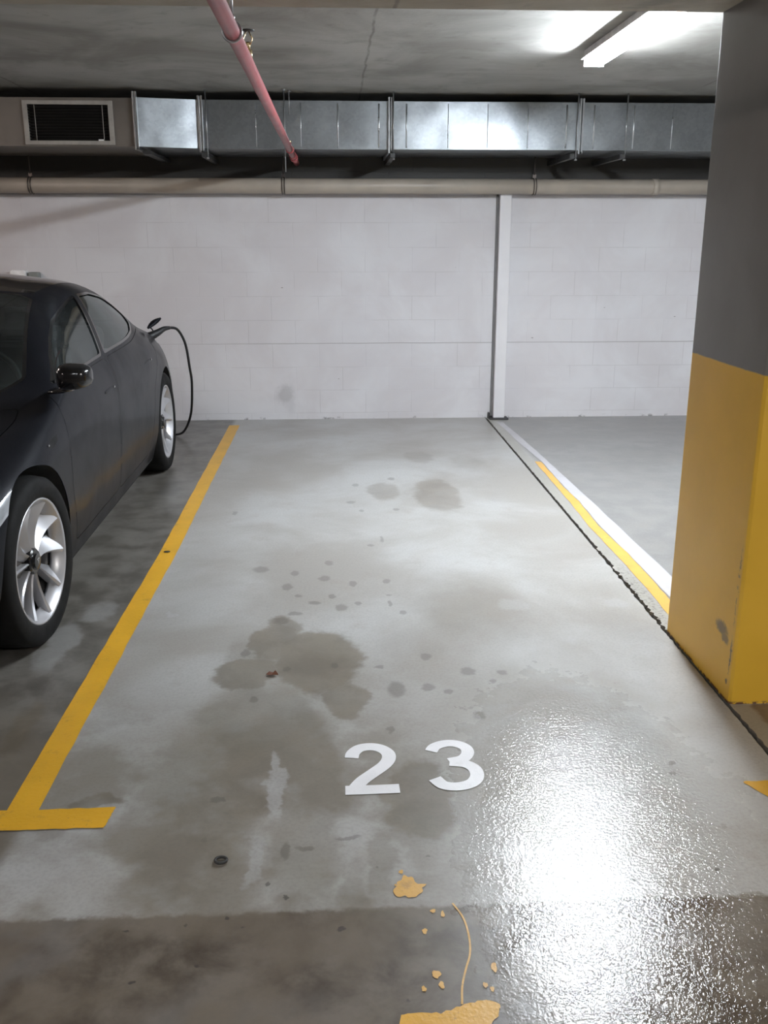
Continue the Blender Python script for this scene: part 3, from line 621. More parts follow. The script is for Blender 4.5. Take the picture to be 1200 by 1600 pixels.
# stations: eight rails each (sill, lower side, mid side, shoulder, belt, roof rail, mid roof, centre) as (u, w, z)
def row(u, *wz): return [(u + (a[2] if len(a) > 2 else 0), a[0], a[1]) for a in wz]
ST = [
 [(.13,0,.19),(.05,0,.32),(.0,0,.44),(.03,0,.53),(.07,0,.58),(.10,0,.605),(.12,0,.615),(.13,0,.62)],
 [(.15,.33,.19),(.07,.34,.32),(.03,.35,.44),(.06,.34,.53),(.10,.32,.585),(.15,.25,.615),(.17,.13,.63),(.18,0,.64)],
 [(.26,.62,.19),(.19,.65,.32),(.16,.66,.45),(.19,.64,.55),(.24,.60,.605),(.30,.44,.65),(.32,.23,.67),(.33,0,.68)],
 [(.46,.79,.18),(.42,.84,.32),(.40,.85,.47),(.42,.83,.585),(.46,.77,.65),(.5,.57,.705),(.5,.3,.735),(.5,0,.745)],
 row(.65,(.84,.17),(.885,.32),(.90,.49),(.885,.625),(.825,.70),(.62,.75),(.32,.785),(0,.795)),
 row(.84,(.86,.17),(.91,.33),(.922,.52),(.905,.66),(.845,.745),(.65,.79),(.33,.825),(0,.835)),
 row(1.1,(.86,.17),(.905,.33),(.918,.55),(.905,.74),(.86,.82),(.69,.845),(.36,.875),(0,.885)),
 row(1.35,(.86,.17),(.90,.33),(.915,.57),(.905,.78),(.865,.885),(.775,.925),(.38,.955),(0,.975)),
 row(1.6,(.86,.17),(.90,.33),(.912,.58),(.905,.80),(.862,.925),(.735,1.07),(.40,1.11),(0,1.13)),
 row(1.85,(.86,.17),(.895,.33),(.910,.59),(.903,.81),(.858,.935),(.685,1.165),(.37,1.215),(0,1.235)),
 row(2.1,(.86,.17),(.895,.33),(.910,.60),(.902,.82),(.855,.94),(.65,1.218),(.33,1.285),(0,1.305)),
 row(2.4,(.86,.17),(.895,.33),(.910,.60),(.902,.825),(.853,.945),(.625,1.252),(.32,1.325),(0,1.342)),
 row(2.8,(.86,.17),(.895,.33),(.910,.61),(.902,.84),(.85,.955),(.615,1.262),(.31,1.335),(0,1.352)),
 row(3.2,(.86,.17),(.90,.33),(.913,.62),(.903,.85),(.825,.960),(.605,1.225),(.31,1.295),(0,1.312)),
 row(3.5,(.86,.17),(.905,.33),(.914,.63),(.89,.84),(.795,.957),(.60,1.15),(.33,1.212),(0,1.23)),
 row(3.75,(.86,.18),(.905,.33),(.915,.62),(.872,.82),(.765,.935),(.60,1.055),(.34,1.112),(0,1.135)),
 row(4.05,(.84,.19),(.880,.34),(.882,.58),(.830,.79),(.735,.90),(.60,.952),(.35,.995),(0,1.015)),
 row(4.3,(.78,.21),(.82,.35),(.82,.57),(.775,.76),(.70,.872),(.58,.918),(.33,.948),(0,.958)),
 [(4.46,.64,.25),(4.50,.66,.37),(4.52,.64,.58),(4.49,.61,.78),(4.45,.58,.89),(4.43,.45,.945),(4.42,.23,.965),(4.42,0,.97)],
 [(4.56,.34,.27),(4.62,.34,.39),(4.63,.33,.58),(4.59,.32,.77),(4.54,.31,.88),(4.51,.24,.945),(4.50,.13,.96),(4.49,0,.965)],
 [(4.60,0,.28),(4.66,0,.40),(4.67,0,.58),(4.63,0,.77),(4.57,0,.88),(4.54,0,.94),(4.52,0,.955),(4.50,0,.96)],
]
A = np.array(ST, float); NS = len(A)
chord = np.linalg.norm(np.diff(A, axis=0), axis=2).mean(axis=1); KN = np.concatenate([[0], np.cumsum(chord)])
def tangents(k, P):
    T = np.zeros_like(P); d = (P[1:]-P[:-1])/(k[1:]-k[:-1])[:, None, None]
    T[1:-1] = (d[:-1]*(k[2:]-k[1:-1])[:, None, None] + d[1:]*(k[1:-1]-k[:-2])[:, None, None])/(k[2:]-k[:-2])[:, None, None]
    T[0] = d[0]; T[-1] = d[-1]
    T[0][:, 0] = 0; T[-1][:, 0] = 0       # the surface crosses the middle plane squarely
    return T
TS = tangents(KN, A)
def rails(a):
    i = np.clip(np.searchsorted(KN, a, side='right')-1, 0, NS-2); h = (KN[i+1]-KN[i]); x = ((a-KN[i])/h)[:, None, None]; h = h[:, None, None]
    return (2*x**3-3*x**2+1)*A[i] + (x**3-2*x**2+x)*h*TS[i] + (-2*x**3+3*x**2)*A[i+1] + (x**3-x**2)*h*TS[i+1]
def surf(a, t):
    """a along the car (chord metres), t across the rails 0..7 -> (n,3)"""
    a = np.clip(np.asarray(a, float), 0, KN[-1]); t = np.clip(np.asarray(t, float), 0, 7)
    R_ = rails(a); n = len(a); j = np.clip(t.astype(int), 0, 6); f = (t-j)[:, None]; ar = np.arange(n)
    def P(q):
        q = np.asarray(q); m = R_[ar, np.clip(q, 0, 7)].copy()
        hi = q > 7; 
        if hi.any(): m[hi] = R_[ar[hi], 6]*np.array([1, -1, 1])
        lo = q < 0
        if lo.any(): m[lo] = 2*R_[ar[lo], 0]-R_[ar[lo], 1]
        return m
    p0, p1, p2, p3 = P(j-1), P(j), P(j+1), P(j+2)
    d = lambda x, y: np.maximum(np.sqrt(np.linalg.norm(x-y, axis=1)), 1e-3)[:, None]
    k1 = d(p0, p1); k2 = d(p1, p2); k3 = d(p2, p3)
    m1 = (p1-p0)/k1 - (p2-p0)/(k1+k2) + (p2-p1)/k2; m2 = (p2-p1)/k2 - (p3-p1)/(k2+k3) + (p3-p2)/k3
    m1 *= k2; m2 *= k2
    o = (2*f**3-3*f**2+1)*p1 + (f**3-2*f**2+f)*m1 + (-2*f**3+3*f**2)*p2 + (f**3-f**2)*m2
    o[:, 1] = np.maximum(o[:, 1], 0); o[t >= 7-1e-6, 1] = 0
    edge = (a <= 1e-6) | (a >= KN[-1]-1e-6); o[edge, 1] = 0
    return o
def snorm(a, t):
    e = 1e-3; a = np.clip(a, e*2, KN[-1]-e*2); t = np.clip(t, e*2, 7-e*2)
    n = np.cross(surf(a+e, t)-surf(a-e, t), surf(a, t+e)-surf(a, t-e)); return n/np.maximum(np.linalg.norm(n, axis=1), 1e-12)[:, None]
ga, gt = np.meshgrid(np.linspace(0, KN[-1], 420), np.linspace(0, 7, 180), indexing='ij'); ga = ga.ravel(); gt = gt.ravel(); GP = surf(ga, gt)
def invert(pts, ax, tr, ur=None):
    """pts in projection axes ax -> (a,t), searching t in tr"""
    ok = (gt >= tr[0]) & (gt <= tr[1]); A_, T_, G_ = ga[ok], gt[ok], GP[ok][:, ax]; out = []
    for p in pts:
        i = np.argmin(((G_-np.array(p))**2).sum(1)); a, t = A_[i], T_[i]
        for _ in range(6):
            e = 1e-4; q = surf([a, a+e, a], [t, t, t+e])[:, ax]; J = np.array([(q[1]-q[0])/e, (q[2]-q[0])/e]).T
            try: s_ = np.linalg.solve(J, np.array(p)-q[0])
            except Exception: break
            a = a+np.clip(s_[0], -.02, .02); t = t+np.clip(s_[1], -.1, .1)
            a = min(max(a, 0), KN[-1]); t = min(max(t, tr[0]), tr[1])
        out.append((a, t))
    return out
TSC = 0.24
def dens(P, step=0.02, closed=True):
    out = []; Q = P+P[:1] if closed else P
    for (x0, y0), (x1, y1) in zip(Q, Q[1:]):
        n = max(1, int(math.hypot(x1-x0, y1-y0)/step))
        for k in range(n): out.append((x0+(x1-x0)*k/n, y0+(y1-y0)*k/n))
    if not closed: out.append(Q[-1])
    return out
def smooth_poly(P, k=6):
    n = len(P); V = [Vector((*p, 0)) for p in P]; out = []
    for i in range(n):
        a, b, c, d = V[i-1], V[i], V[(i+1) % n], V[(i+2) % n]
        for j in range(k):
            t = j/k; q = 0.5*((2*b)+(c-a)*t+(2*a-5*b+4*c-d)*t*t+(3*b-a-3*c+d)*t**3); out.append((q.x, q.y))
    return out
def fillet(P, r, k=5):
    out = []; n = len(P)
    for i in range(n):
        p, q, s = Vector(P[i-1]), Vector(P[i]), Vector(P[(i+1) % n]); a = (p-q); b = (s-q); rr = min(r, a.length*.45, b.length*.45)
        A0 = q+a.normalized()*rr; B0 = q+b.normalized()*rr
        for j in range(k+1):
            t = j/k; v = (1-t)**2*A0+2*t*(1-t)*q+t*t*B0; out.append((v.x, v.y))
    return out
def shrink(P, d):
    n = len(P); ar = sum(P[i-1][0]*P[i][1]-P[i][0]*P[i-1][1] for i in range(n)); s = 1 if ar > 0 else -1; out = []
    for i in range(n):
        a, b = Vector(P[i-1]), Vector(P[(i+1) % n]); t = (b-a).normalized(); out.append((P[i][0]-t.y*d*s, P[i][1]+t.x*d*s))
    return out
# outlines. side ones in (u,z), top ones in (u,w)
FW = fillet([(1.41, .935), (1.50, .985), (1.60, 1.047), (1.72, 1.100), (1.92, 1.165), (2.15, 1.200), (2.45, 1.238), (2.575, 1.245), (2.41, 1.10), (2.26, .958), (1.8, .948)], .03)
RW = fillet([(2.635, 1.246), (2.90, 1.243), (3.15, 1.208), (3.38, 1.145), (3.485, 1.095), (3.49, 1.06), (3.40, 1.015), (3.22, .985), (3.0, .973), (2.8, .968), (2.32, .959), (2.47, 1.10)], .03)
FD = fillet([(1.30, .86), (1.34, .925), (1.40, .930), (2.29, .945), (2.27, .6), (2.25, .245), (1.36, .245), (1.28, .5)], .05)
RD = fillet([(2.31, .945), (3.0, .955), (3.54, .985), (3.56, .93), (3.42, .76), (3.28, .62), (3.22, .45), (3.12, .27), (3.05, .245), (2.27, .245), (2.29, .6)], .05)
HL = fillet([(.155, .505), (.30, .565), (.50, .625), (.70, .672), (.775, .695), (.74, .660), (.60, .605), (.45, .555), (.28, .50), (.20, .475)], .02)
TL = fillet([(4.02, .835), (4.2, .855), (4.44, .865), (4.50, .80), (4.49, .74), (4.40, .77), (4.25, .80)], .02)
FC = fillet([(1.035, .742), (1.10, .762), (1.165, .768), (1.15, .745), (1.08, .728)], .006)   # side repeater
WS = fillet([(1.13, 0), (1.15, .35), (1.24, .60), (1.40, .725), (1.52, .700), (1.72, .655), (1.95, .605), (2.10, .575), (2.14, .50), (2.10, .25), (2.09, -.02), (1.5, -.02)], .02)
RG = fillet([(2.13, -.02), (2.14, .25), (2.18, .50), (2.20, .545), (2.5, .545), (2.9, .535), (3.3, .54), (3.7, .55), (3.92, .54), (4.05, .46), (4.09, .2), (4.10, -.02)], .02)
HD = fillet([(.22, -.02), (.26, .3), (.40, .54), (.62, .67), (.85, .735), (1.10, .765), (1.20, .75), (1.14, .60), (1.06, .35), (1.04, -.02)], .03)
TR = fillet([(4.13, -.02), (4.12, .2), (4.07, .46), (4.13, .60), (4.30, .60), (4.42, .46), (4.485, .2), (4.49, -.02)], .03)
def circ(u, z, r, n=56): return [(u+r*math.cos(2*PI*k/n), z+r*math.sin(2*PI*k/n)) for k in range(n)]
ARCH = [(u, .335) for u in (.84, 3.715)]
REG = []   # (name, projection axes, t range, polygon)
SIDE, TOP = [0, 2], [0, 1]
for cu, cz in ARCH:
    half = [(cu+.372*math.cos(a), cz+.372*math.sin(a)) for a in np.linspace(0, PI, 36)]
    REG.append(('hole', SIDE, (0, 4.4), [p for p in half] + [(cu-.372, .15), (cu+.372, .15)]))
for nm, P in (('front_window', FW), ('rear_window', RW)):
    REG.append((nm, SIDE, (3.2, 5.6), shrink(dens(P), .012))); REG.append((nm+'_trim', SIDE, (3.2, 5.6), dens(P)))
for nm, P in (('side_repeater', FC), ('head_lamp', HL), ('tail_lamp', TL)): REG.append((nm, SIDE, (1.5, 4.5), dens(P)))
for nm, P in (('front_door', FD), ('rear_door', RD)):
    REG.append((nm, SIDE, (0.2, 4.35), shrink(dens(P), .0035))); REG.append(('seam', SIDE, (0.2, 4.35), dens(P)))
for nm, P in (('windscreen', WS), ('glass_roof', RG)):
    REG.append((nm, TOP, (4.6, 7), shrink(dens(P), .016) if nm == 'windscreen' else dens(P)))
    if nm == 'windscreen': REG.append(('black_trim', TOP, (4.6, 7), dens(P)))
for nm, P in (('bonnet', HD), ('boot_lid', TR)):
    REG.append((nm, TOP, (4.2, 7), shrink(dens(P), .0035))); REG.append(('seam', TOP, (4.2, 7), dens(P)))
PR2 = []
for nm, ax, tr, P in REG:
    P = [(p[0], max(p[1], 0) if ax == TOP else p[1]) for p in P]
    if nm == 'hole': P = dens(P[:36], closed=False)+P[36:]
    q = invert(P, ax, tr); Q = [(a, t*TSC) for a, t in q]
    if nm == 'hole':
        Q[-2] = (Q[-2][0], -0.05); Q[-1] = (Q[-1][0], -0.05)
        a0, a1 = Q[0][0], Q[-3][0]; Q[-2] = (a1, -0.05); Q[-1] = (a0, -0.05)
    elif ax == TOP:
        Q = [(a, 7*TSC+0.03) if p[1] <= 0 else (a, t) for (a, t), p in zip(Q, P)]
    PR2.append((nm, np.array(Q)))
def inside(P, q):
    x, y = q[:, 0], q[:, 1]; r_ = np.zeros(len(q), bool); n = len(P)
    for i in range(n):
        x0, y0 = P[i-1]; x1, y1 = P[i]
        c_ = ((y0 > y) != (y1 > y)); 
        with np.errstate(divide='ignore', invalid='ignore'):
            r_ ^= c_ & (x < (x1-x0)*(y-y0)/(y1-y0+1e-30)+x0)
    return r_
# constrained triangulation in the parameter plane
AM = KN[-1]; TM = 7*TSC
verts = []; edges = []
na, nt_ = int(AM/0.030), int(TM/0.030)
def addloop(Q):
    base = len(verts); ok = []
    for p in Q: verts.append((min(max(p[0], 0), AM), min(max(p[1], 0), TM)))
    for i in range(len(Q)): edges.append((base+i, base+(i+1) % len(Q)))
for nm, Q in PR2: addloop(Q)
cons = np.array(verts)
B = [(AM*i/na, 0) for i in range(na)]+[(AM, TM*i/nt_) for i in range(nt_)]+[(AM*(1-i/na), TM) for i in range(na)]+[(0, TM*(1-i/nt_)) for i in range(nt_)]
addloop(B)
for i in range(1, na):
    for j in range(1, nt_):
        p = (AM*i/na, TM*j/nt_)
        if ((cons-p)**2).sum(1).min() > 0.010**2: verts.append(p)
cv, ce, cf, *_ = delaunay_2d_cdt([Vector(v) for v in verts], edges, [], 0, 1e-5)
V2 = np.array([(v.x, v.y) for v in cv]); F = [tuple(f) for f in cf if len(f) == 3]
cen = np.array([V2[list(f)].mean(axis=0) for f in F]); lab = np.array(['body']*len(F), dtype=object); done = np.zeros(len(F), bool)
for nm, Q in PR2:
    m_ = inside(Q, cen) & ~done; lab[m_] = nm; done |= m_
a_ = V2[:, 0]; t_ = V2[:, 1]/TSC
P3 = surf(a_, t_); N3 = snorm(a_, t_)
if (N3[:, 1]*(P3[:, 1] > .5)).sum() < 0: N3 = -N3
CENTRAL = {'body', 'seam', 'windscreen', 'black_trim', 'glass_roof', 'bonnet', 'boot_lid'}
MATS = dict(body='paint', seam='seam', windscreen='wglass', black_trim='trim', glass_roof='trim', bonnet='paint', boot_lid='paint', front_door='paint', rear_door='paint',
            front_window='glass', rear_window='glass', front_window_trim='trim', rear_window_trim='trim', side_repeater='seam', head_lamp='lampglass', tail_lamp='redlamp')
NAMES = dict(body='body_shell', seam='panel_gap', glass_roof='roof_glass')
def carpart(name, idx, mat, sides, off=0.0, parent=None):
    vs = []; ns = []; fs = []
    used = sorted({v for k in idx for v in F[k]})
    for sg in sides:
        mp = {v: len(vs)+i for i, v in enumerate(used)}
        for v in used:
            p = P3[v]+N3[v]*off; n = N3[v].copy()
            if p[1] < 1e-5: n[1] = 0; p[1] = 0
            vs.append((sg*p[1], p[0]-CU, p[2])); ns.append((sg*n[1], n[0], n[2]))
        for k in idx:
            f = [mp[v] for v in F[k]]; a, b, c = (Vector(vs[i]) for i in f)
            nn = (b-a).cross(c-a)
            if nn.dot(Vector(ns[f[0]])+Vector(ns[f[1]])+Vector(ns[f[2]])) < 0: f = f[::-1]
            if nn.length > 1e-10: fs.append(f)
    me = bpy.data.meshes.new(name); me.from_pydata(vs, [], fs); me.validate()
    for p in me.polygons: p.use_smooth = True
    me.normals_split_custom_set_from_vertices([Vector(n).normalized() if Vector(n).length > 0 else Vector((0, 0, 1)) for n in ns])
    o = bpy.data.objects.new(name, me); COL.objects.link(o); me.materials.append(M[mat]); o.parent = parent or car
    return o
parts = {}
for nm in MATS:
    idx = [k for k in range(len(F)) if lab[k] == nm]
    if not idx: continue
    nm2 = NAMES.get(nm, nm)
    if nm in CENTRAL:
        parts[nm] = carpart(nm2, idx, MATS[nm], (1, -1), -0.004 if nm == 'seam' else 0)
    else:
        for sg in (1, -1):
            par = parts.get((nm.replace('_window', '_door').replace('_trim', ''), sg)) if 'window' in nm else None
            parts[(nm, sg)] = carpart(nm2.replace('_window_trim', '_trim') if 0 else nm2, idx, MATS[nm], (sg,), -0.006 if nm in ('front_window', 'rear_window') else 0, par)
# underbody, wheel wells
bm = NB(); add_box(bm, (-.52, .30-CU, .175), (.52, .44-CU, .21)); add_box(bm, (-.62, .44-CU, .165), (.62, 1.24-CU, .21)); add_box(bm, (-.86, 1.24-CU, .165), (.86, 3.30-CU, .21)); add_box(bm, (-.62, 3.30-CU, .19), (.62, 4.12-CU, .23)); add_box(bm, (-.70, 4.12-CU, .22), (.70, 4.45-CU, .26))
finish('underbody', bm, M['liner'], car)
for cu, cz in ARCH:
    for sg in (1, -1):
        bm = NB(); rings = []
        prof = [(.373, -.13)]+[(.373*math.cos(a), .373*math.sin(a)) for a in np.linspace(0, PI, 34)]+[(-.373, -.13)]; n = len(prof)
        q_ = surf(*np.array(invert([(cu+a, cz+b) for a, b in prof], SIDE, (0, 4.6))).T)[:, 1]-.004
        rings.append([bm.verts.new((sg*.60, cu-CU+a, cz+b)) for a, b in prof]); rings.append([bm.verts.new((sg*w_, cu-CU+a, cz+b)) for (a, b), w_ in zip(prof, q_)])
        for k in range(n-1):
            f = bm.faces.new((rings[0][k], rings[0][k+1], rings[1][k+1], rings[1][k])); f.smooth = True
        bm.faces.new(rings[0])
        finish('wheel_well', bm, M['liner'], car)
# ---- wheel
def wheel(sg, cu):
    """outer side towards sg; parts are built round the hub centre"""
    def pt(ax, r, th): return (ax*sg, r*math.cos(th), r*math.sin(th))
    t_bm = NB(); R0 = .335
    prof = [(-.105, .243), (-.114, .262), (-.1175, .288), (-.112, .315), (-.098, .329), (-.06, .3345), (0, .3355), (.06, .3345), (.098, .329), (.112, .315), (.1175, .288), (.114, .262), (.105, .243)]
    lathe(t_bm, [(a*sg, r) for a, r in prof], 'X', 72, close=True)
    tyre = finish('tyre', t_bm, M['rubber'], car); tyre.location = (sg*.79, cu-CU, .335)
    if cu < 2: tyre.rotation_euler = (0, 0, -.085)
    loc = (0, 0, 0)
    bm = NB()
    lathe(bm, [(a*sg, r) for a, r in [(.100, .249), (.108, .2475), (.109, .242), (.103, .237), (.092, .229), (.066, .208), (.055, .208), (.060, .232), (.09, .244)]], 'X', 72, close=True)
    rim = finish('rim', bm, M['alloy'], tyre)
    bm = NB(); lathe(bm, [(a*sg, r) for a, r in [(.055, .230), (-.10, .222), (-.105, .245), (-.10, .249), (0, .240), (.06, .240)]], 'X', 72, close=True)
    finish('rim_barrel', bm, M['alloyin'], rim)
    bm = NB(); lathe(bm, [(a*sg, r) for a, r in [(-.03, .02), (-.03, .165), (-.005, .165), (-.005, .09), (.045, .085), (.050, .02)]], 'X', 40)
    finish('brake_disc', bm, M['disc'], tyre)
    bm = NB(); lathe(bm, [(-.09*sg, .21), (-.085*sg, .218)], 'X', 40); finish('backing_plate', bm, M['liner'], tyre)
    # ten turbine blades
    N_ = 10
    for k in range(N_):
        bm = NB(); th0 = 2*PI*k/N_ + .12; rows = []
        for i in range(9):
            f = i/8; r_ = .040+f*(.232-.040)
            sw = sg*(-.10*f)
            half = (.013+.010*f)/r_ if f < .25 else (.0155+.040*(f-.25)**1.4)/r_
            ax = .078 + .026*f**1.5 - .010*math.sin(PI*f)
            th = th0+sw; A1 = th-sg*half; A2 = th+sg*half*1.05
            ridge = th-sg*half*.72
            rows.append([pt(ax-.006, r_, A1), pt(ax, r_, ridge), pt(ax-.010-.018*f, r_, th+sg*half*.35), pt(ax-.020-.030*f, r_, A2), pt(ax-.045-.020*f, r_, A2), pt(ax-.042, r_, A1)])
        vr = [[bm.verts.new(p) for p in rw] for rw in rows]
        for P_, Q_ in zip(vr, vr[1:]):
            for j in range(6): bm.faces.new((P_[j], P_[(j+1) % 6], Q_[(j+1) % 6], Q_[j]))
        bm.faces.new(vr[0]); bm.faces.new(vr[-1][::-1])
        finish('wheel_spoke', bm, M['alloy'], rim, sharp=.5)
    bm = NB(); lathe(bm, [(a*sg, r) for a, r in [(.01, .052), (.076, .052), (.081, .046), (.081, .034)]], 'X', 40); finish('hub', bm, M['trim'], rim, sharp=.5)
    bm = NB(); lathe(bm, [(a*sg, r) for a, r in [(.080, .034), (.090, .030), (.092, .018), (.092, .002)]], 'X', 32); finish('centre_cap', bm, M['trim'], rim, sharp=.5)
    # emblem: a small T shaped mark
    bm = NB(); x = .0925
    for P_ in ([(-.013, .011), (0, .015), (.013, .011), (.011, .007), (0, .010), (-.011, .007)], [(-.0045, .007), (.0045, .007), (0, -.016)]):
        f = [bm.verts.new((sg*x, a, b)) for a, b in P_]; bm.faces.new(f)
    finish('wheel_emblem', bm, M['chrome'], rim)
    for k in range(5):
        bm = NB(); a = 2*PI*k/5; lathe(bm, [(.07*sg, .008), (.080*sg, .007), (.081*sg, .002)], 'X', 8, (0, .041*math.cos(a), .041*math.sin(a))); finish('wheel_nut', bm, M['strap'], rim)
for cu, cz in ARCH:
    for sg in (1, -1): wheel(sg, cu)
# ---- door mirrors
def mirror(sg):
    par = parts[('front_door', sg)]
    bm = NB()
    # housing as a squashed, tapered ellipsoid with a flat rear face
    bmesh.ops.create_uvsphere(bm, u_segments=28, v_segments=18, radius=1)
    for v in bm.verts:
        x, y, z = v.co
        e = lambda q, k: math.copysign(abs(q)**k, q)
        yy = e(y, .8)*(.075 if y < 0 else .030)
        zz = e(z, .62)*.053; xx = e(x, .62)*.072
        zz *= 1 - .18*(x*sg); zz += .004*x*sg
        v.co = (xx+sg*.972, 1.26+yy-CU, .992+zz)
    for f in bm.faces: f.smooth = True
    mh = finish('mirror_housing', bm, M['trim'], par)
    bm = NB(); add_box(bm, (sg*.972-.056, 1.289-CU, .955), (sg*.972+.056, 1.292-CU, 1.028)); finish('mirror_glass', bm, M['chrome'], mh, .002)
    bm = NB()
    vr = []
    for (x, y, z, hx, hz) in ((.855, 1.31, .925, .060, .010), (.885, 1.295, .926, .050, .011), (.92, 1.275, .932, .045, .011), (.96, 1.265, .945, .040, .012)):
        vr.append([bm.verts.new((sg*x, y-CU+hx*math.cos(a), z+hz*math.sin(a))) for a in np.linspace(0, 2*PI, 13)[:-1]])
    for P_, Q_ in zip(vr, vr[1:]):
        for j in range(12):
            f = bm.faces.new((P_[j], P_[(j+1) % 12], Q_[(j+1) % 12], Q_[j])); f.smooth = True
    bm.faces.new(vr[0]); bm.faces.new(vr[-1]); finish('mirror_arm', bm, M['trim'], mh)
for sg in (1, -1): mirror(sg)
# ---- flush door handles, set on the door skin
def on_side(u, z, off):
    a, t = invert([(u, z)], SIDE, (1.5, 4.2))[0]; p = surf([a], [t])[0]; n = snorm(np.array([a]), np.array([t]))[0]
    if n[1] < 0: n = -n
    return p+n*off, n
for nm, u0, z0 in (('front_door', 2.02, .800), ('rear_door', 3.02, .815)):
    for sg in (1, -1):
        bm = NB(); rows = []
        for k in range(9):
            u = u0+.21*k/8; hz = .011*math.sin(PI*(.12+.76*k/8)); row_ = []
            for dz in (-hz, 0, hz):
                p, n = on_side(u, z0+.004*k/8+dz, .004 if dz == 0 else .001); row_.append(bm.verts.new((sg*p[1], p[0]-CU, p[2])))
            rows.append(row_)
        for P_, Q_ in zip(rows, rows[1:]):
            for j in range(2): f = bm.faces.new((P_[j], P_[j+1], Q_[j+1], Q_[j])); f.smooth = True
        h = finish('door_handle', bm, M['paint'], parts[(nm, sg)])
        p, n = on_side(u0+.185, z0+.004, .006)
        bm = NB(); bmesh.ops.create_icosphere(bm, subdivisions=2, radius=1)
        for v in bm.verts: v.co = (sg*(p[1]+v.co.x*.003), p[0]-CU+v.co.y*.010, p[2]+v.co.z*.007)
        finish('handle_pivot', bm, M['chrome'], h)
for sg in (1, -1):
    p, n = on_side(1.045, .745, .003)
    bm = NB(); bmesh.ops.create_icosphere(bm, subdivisions=2, radius=1)
    for v in bm.verts: v.co = (sg*(p[1]+v.co.x*.003), p[0]-CU+v.co.y*.008, p[2]+v.co.z*.005)
    finish('repeater_lens', bm, M['chrome'], parts[('side_repeater', sg)])
# ---- cabin
bm = NB(); add_box(bm, (-.74, 1.25-CU, .22), (.74, 3.55-CU, .26)); add_box(bm, (-.70, 3.35-CU, .26), (.70, 4.0-CU, .80)); finish('cabin_floor', bm, M['dash'], car)
bm = NB(); vr = []
for x in np.linspace(-.76, .76, 9):
    y0 = 1.24+.10*(x/.76)**2
    vr.append([bm.verts.new((x, y-CU, z)) for y, z in ((y0, .88), (y0+.20, .90), (y0+.44, .86), (y0+.48, .78), (y0+.40, .60), (y0, .60))])
for P_, Q_ in zip(vr, vr[1:]):
    for j in range(6): bm.faces.new((P_[j], P_[(j+1) % 6], Q_[(j+1) % 6], Q_[j]))
bm.faces.new(vr[0]); bm.faces.new(vr[-1]); finish('dashboard', bm, M['dash'], car, .01)
box('centre_screen', (-.19, 1.73-CU, .80), (.19, 1.745-CU, 1.02), M['screen'], car, .004)
bm = NB()
obj_c = Vector((.37, 1.86-CU, .86)); tl = .42
ring = [obj_c+Vector((.175*math.cos(a), .175*math.sin(a)*math.sin(tl), .175*math.sin(a)*math.cos(tl))) for a in np.linspace(0, 2*PI, 41)]
tube(bm, ring, .015, 10); tube(bm, [obj_c+Vector((-.17, 0, 0)), obj_c, obj_c+Vector((.17, 0, 0))], .014, 8); tube(bm, [obj_c, obj_c+Vector((0, -.18, -.06))], .03, 10); finish('steering_wheel', bm, M['dash'], car)
def seat(cx, cu, wdt, rear=False):
    bm = NB(); obox(bm, (cx, cu-CU, .46), (1,0,0), (0,.98,.17*0+.0), (0,0,1), wdt, .50, .16); c_ = finish('seat_cushion', bm, M['seat'], car, .045)
    bm = NB(); obox(bm, (cx, cu+.33-CU, .74), (1,0,0), (0,.94,-.33), (0,.33,.94), wdt*.96, .13, .56); finish('seat_back', bm, M['seat'], c_, .05)
    if not rear:
        bm = NB(); obox(bm, (cx, cu+.46-CU, 1.10), (1,0,0), (0,.97,-.22), (0,.22,.97), .26, .09, .17); finish('head_rest', bm, M['seat'], c_, .04)
seat(.37, 2.12, .52); seat(-.37, 2.12, .52); seat(0, 3.02, 1.22, True)
bm = NB(); add_box(bm, (-.10, 1.60-CU, 1.14), (.10, 1.625-CU, 1.19)); finish('rear_view_mirror', bm, M['dash'], car, .006)

FLAP = [(-1.311, 6.840, 0.922), (-1.231, 6.920, 0.986)]
PLUG = [(-1.255, 6.890, 0.886), (-1.215, 6.930, 0.909), (-1.180, 6.970, 0.914)]
CABLE_TOP = [(-1.139, 7.020, 0.900), (-1.109, 7.070, 0.840), (-1.091, 7.110, 0.756), (-1.085, 7.170, 0.612)]
CABLE = CABLE_TOP + [(-1.086, 7.25, .465), (-1.125, 7.38, .22), (-1.20, 7.48, .06), (-1.29, 7.56, .012), (-1.40, 7.70, .0105), (-1.75, 7.92, .0105), (-2.2, 8.02, .0105), (-2.48, 8.06, .03), (-2.56, 8.11, .20), (-2.585, 8.15, .60), (-2.585, 8.16, .925)]
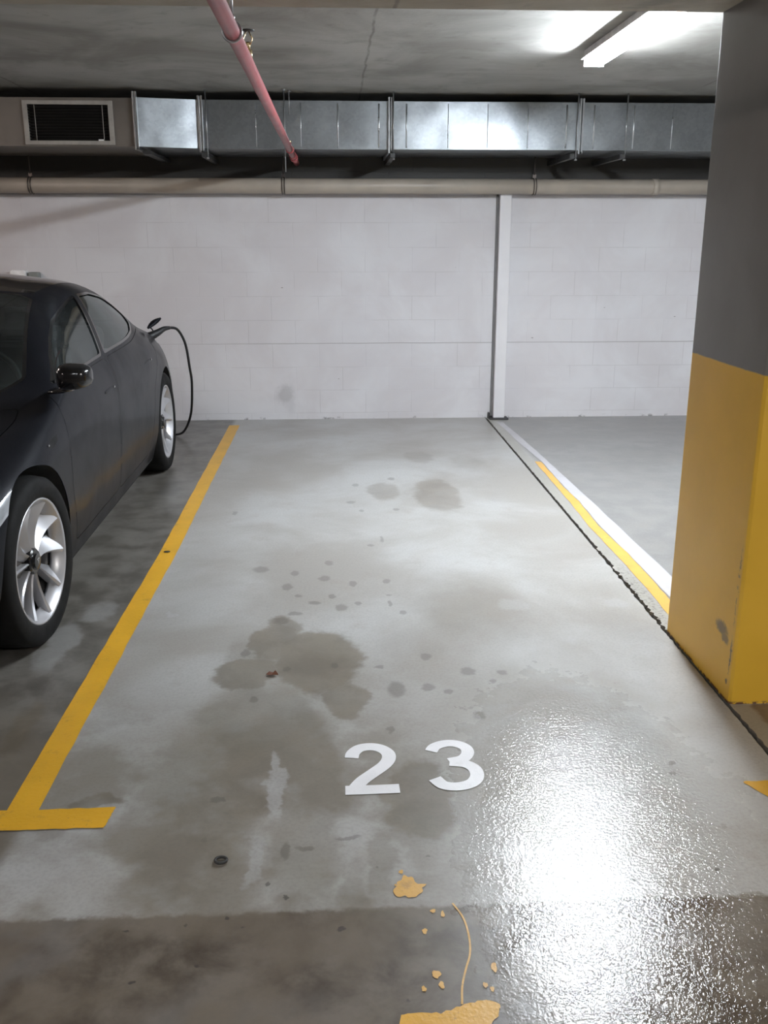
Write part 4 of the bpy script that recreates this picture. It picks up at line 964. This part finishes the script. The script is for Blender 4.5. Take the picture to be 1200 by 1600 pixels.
# ---- charge port flap, plug and cable
p, n = on_side(4.15, .872, .0)
PX, PYY, PZZ = CW+p[1], p[0]-CU+CAR_Y, p[2]
def loc(v): return Vector((v[0]-CW, v[1]-CAR_Y, v[2]))
bm = NB(); f0, f1 = loc(FLAP[0]), loc(FLAP[1]); ax_ = (f1-f0); bn = Vector((.35, -.25, -.30)).normalized(); bn = (bn-ax_.normalized()*bn.dot(ax_.normalized())).normalized(); rows = []
for k in range(9):
    f = k/8; hw = .022*math.sin(PI*(.10+.82*f))**.8; c_ = f0+ax_*f+Vector((0, 0, .006*math.sin(PI*f)))
    rows.append([bm.verts.new(c_+bn*hw*d_+Vector((0, 0, h_))) for d_, h_ in ((-1, 0), (0, .005), (1, 0), (0, -.004))])
for P_, Q_ in zip(rows, rows[1:]):
    for j in range(4): f = bm.faces.new((P_[j], P_[(j+1) % 4], Q_[(j+1) % 4], Q_[j])); f.smooth = True
bm.faces.new(rows[0]); bm.faces.new(rows[-1])
flap = finish('charge_flap', bm, M['paint'], car)
bm = NB(); tube(bm, spline([f0+ax_*.12, f0+ax_*.2+Vector((.01, .02, -.03)), loc((PX-.005, PYY, PZZ-.005))], 6), .005, 8); finish('flap_hinge', bm, M['trim'], flap)

t = root('charging_cable', (PX, PYY, 0), 'black charging cable arching from the car tail down to the floor', 'cable')
org = Vector((PX, PYY, 0))
pl = spline([Vector((PX-.02, PYY-.01, PZZ-.014))]+[Vector(c) for c in PLUG], 6)
bm = NB(); n = len(pl); tube(bm, [q-org for q in pl], [.036-.024*(k/(n-1))**.7 for k in range(n)], 14); finish('plug_handle', bm, M['cable'], t)
bm = NB(); tube(bm, [q-org for q in spline([Vector(PLUG[-2]), Vector(PLUG[-1])] + [Vector(c) for c in CABLE], 10)], .0095, 12); finish('cable_run', bm, M['cable'], t)

# charger on the wall, behind the roof of the car
w = root('wall_charger', (-2.585, YW, 1.13), 'white wall charger box, only its top showing above the car roof', 'charger')
bm = NB(); add_box(bm, (-.065, -.11, -.19), (.065, 0, .150)); finish('charger_body', bm, M['whitebox'], w, .02)
bm = NB(); add_box(bm, (-.05, -.113, -.16), (.05, -.109, .11)); finish('face_plate', bm, M['whitebox'], w, .001)
k = tag(finish('isolator_switch', (lambda b: (add_box(b, (-2.510, YW-.08, 1.10), (-2.425, YW, 1.262)), b)[1])(NB()), M['greybox'], None, .012), 'small grey switch box on the wall right beside the white charger', 'switch box')
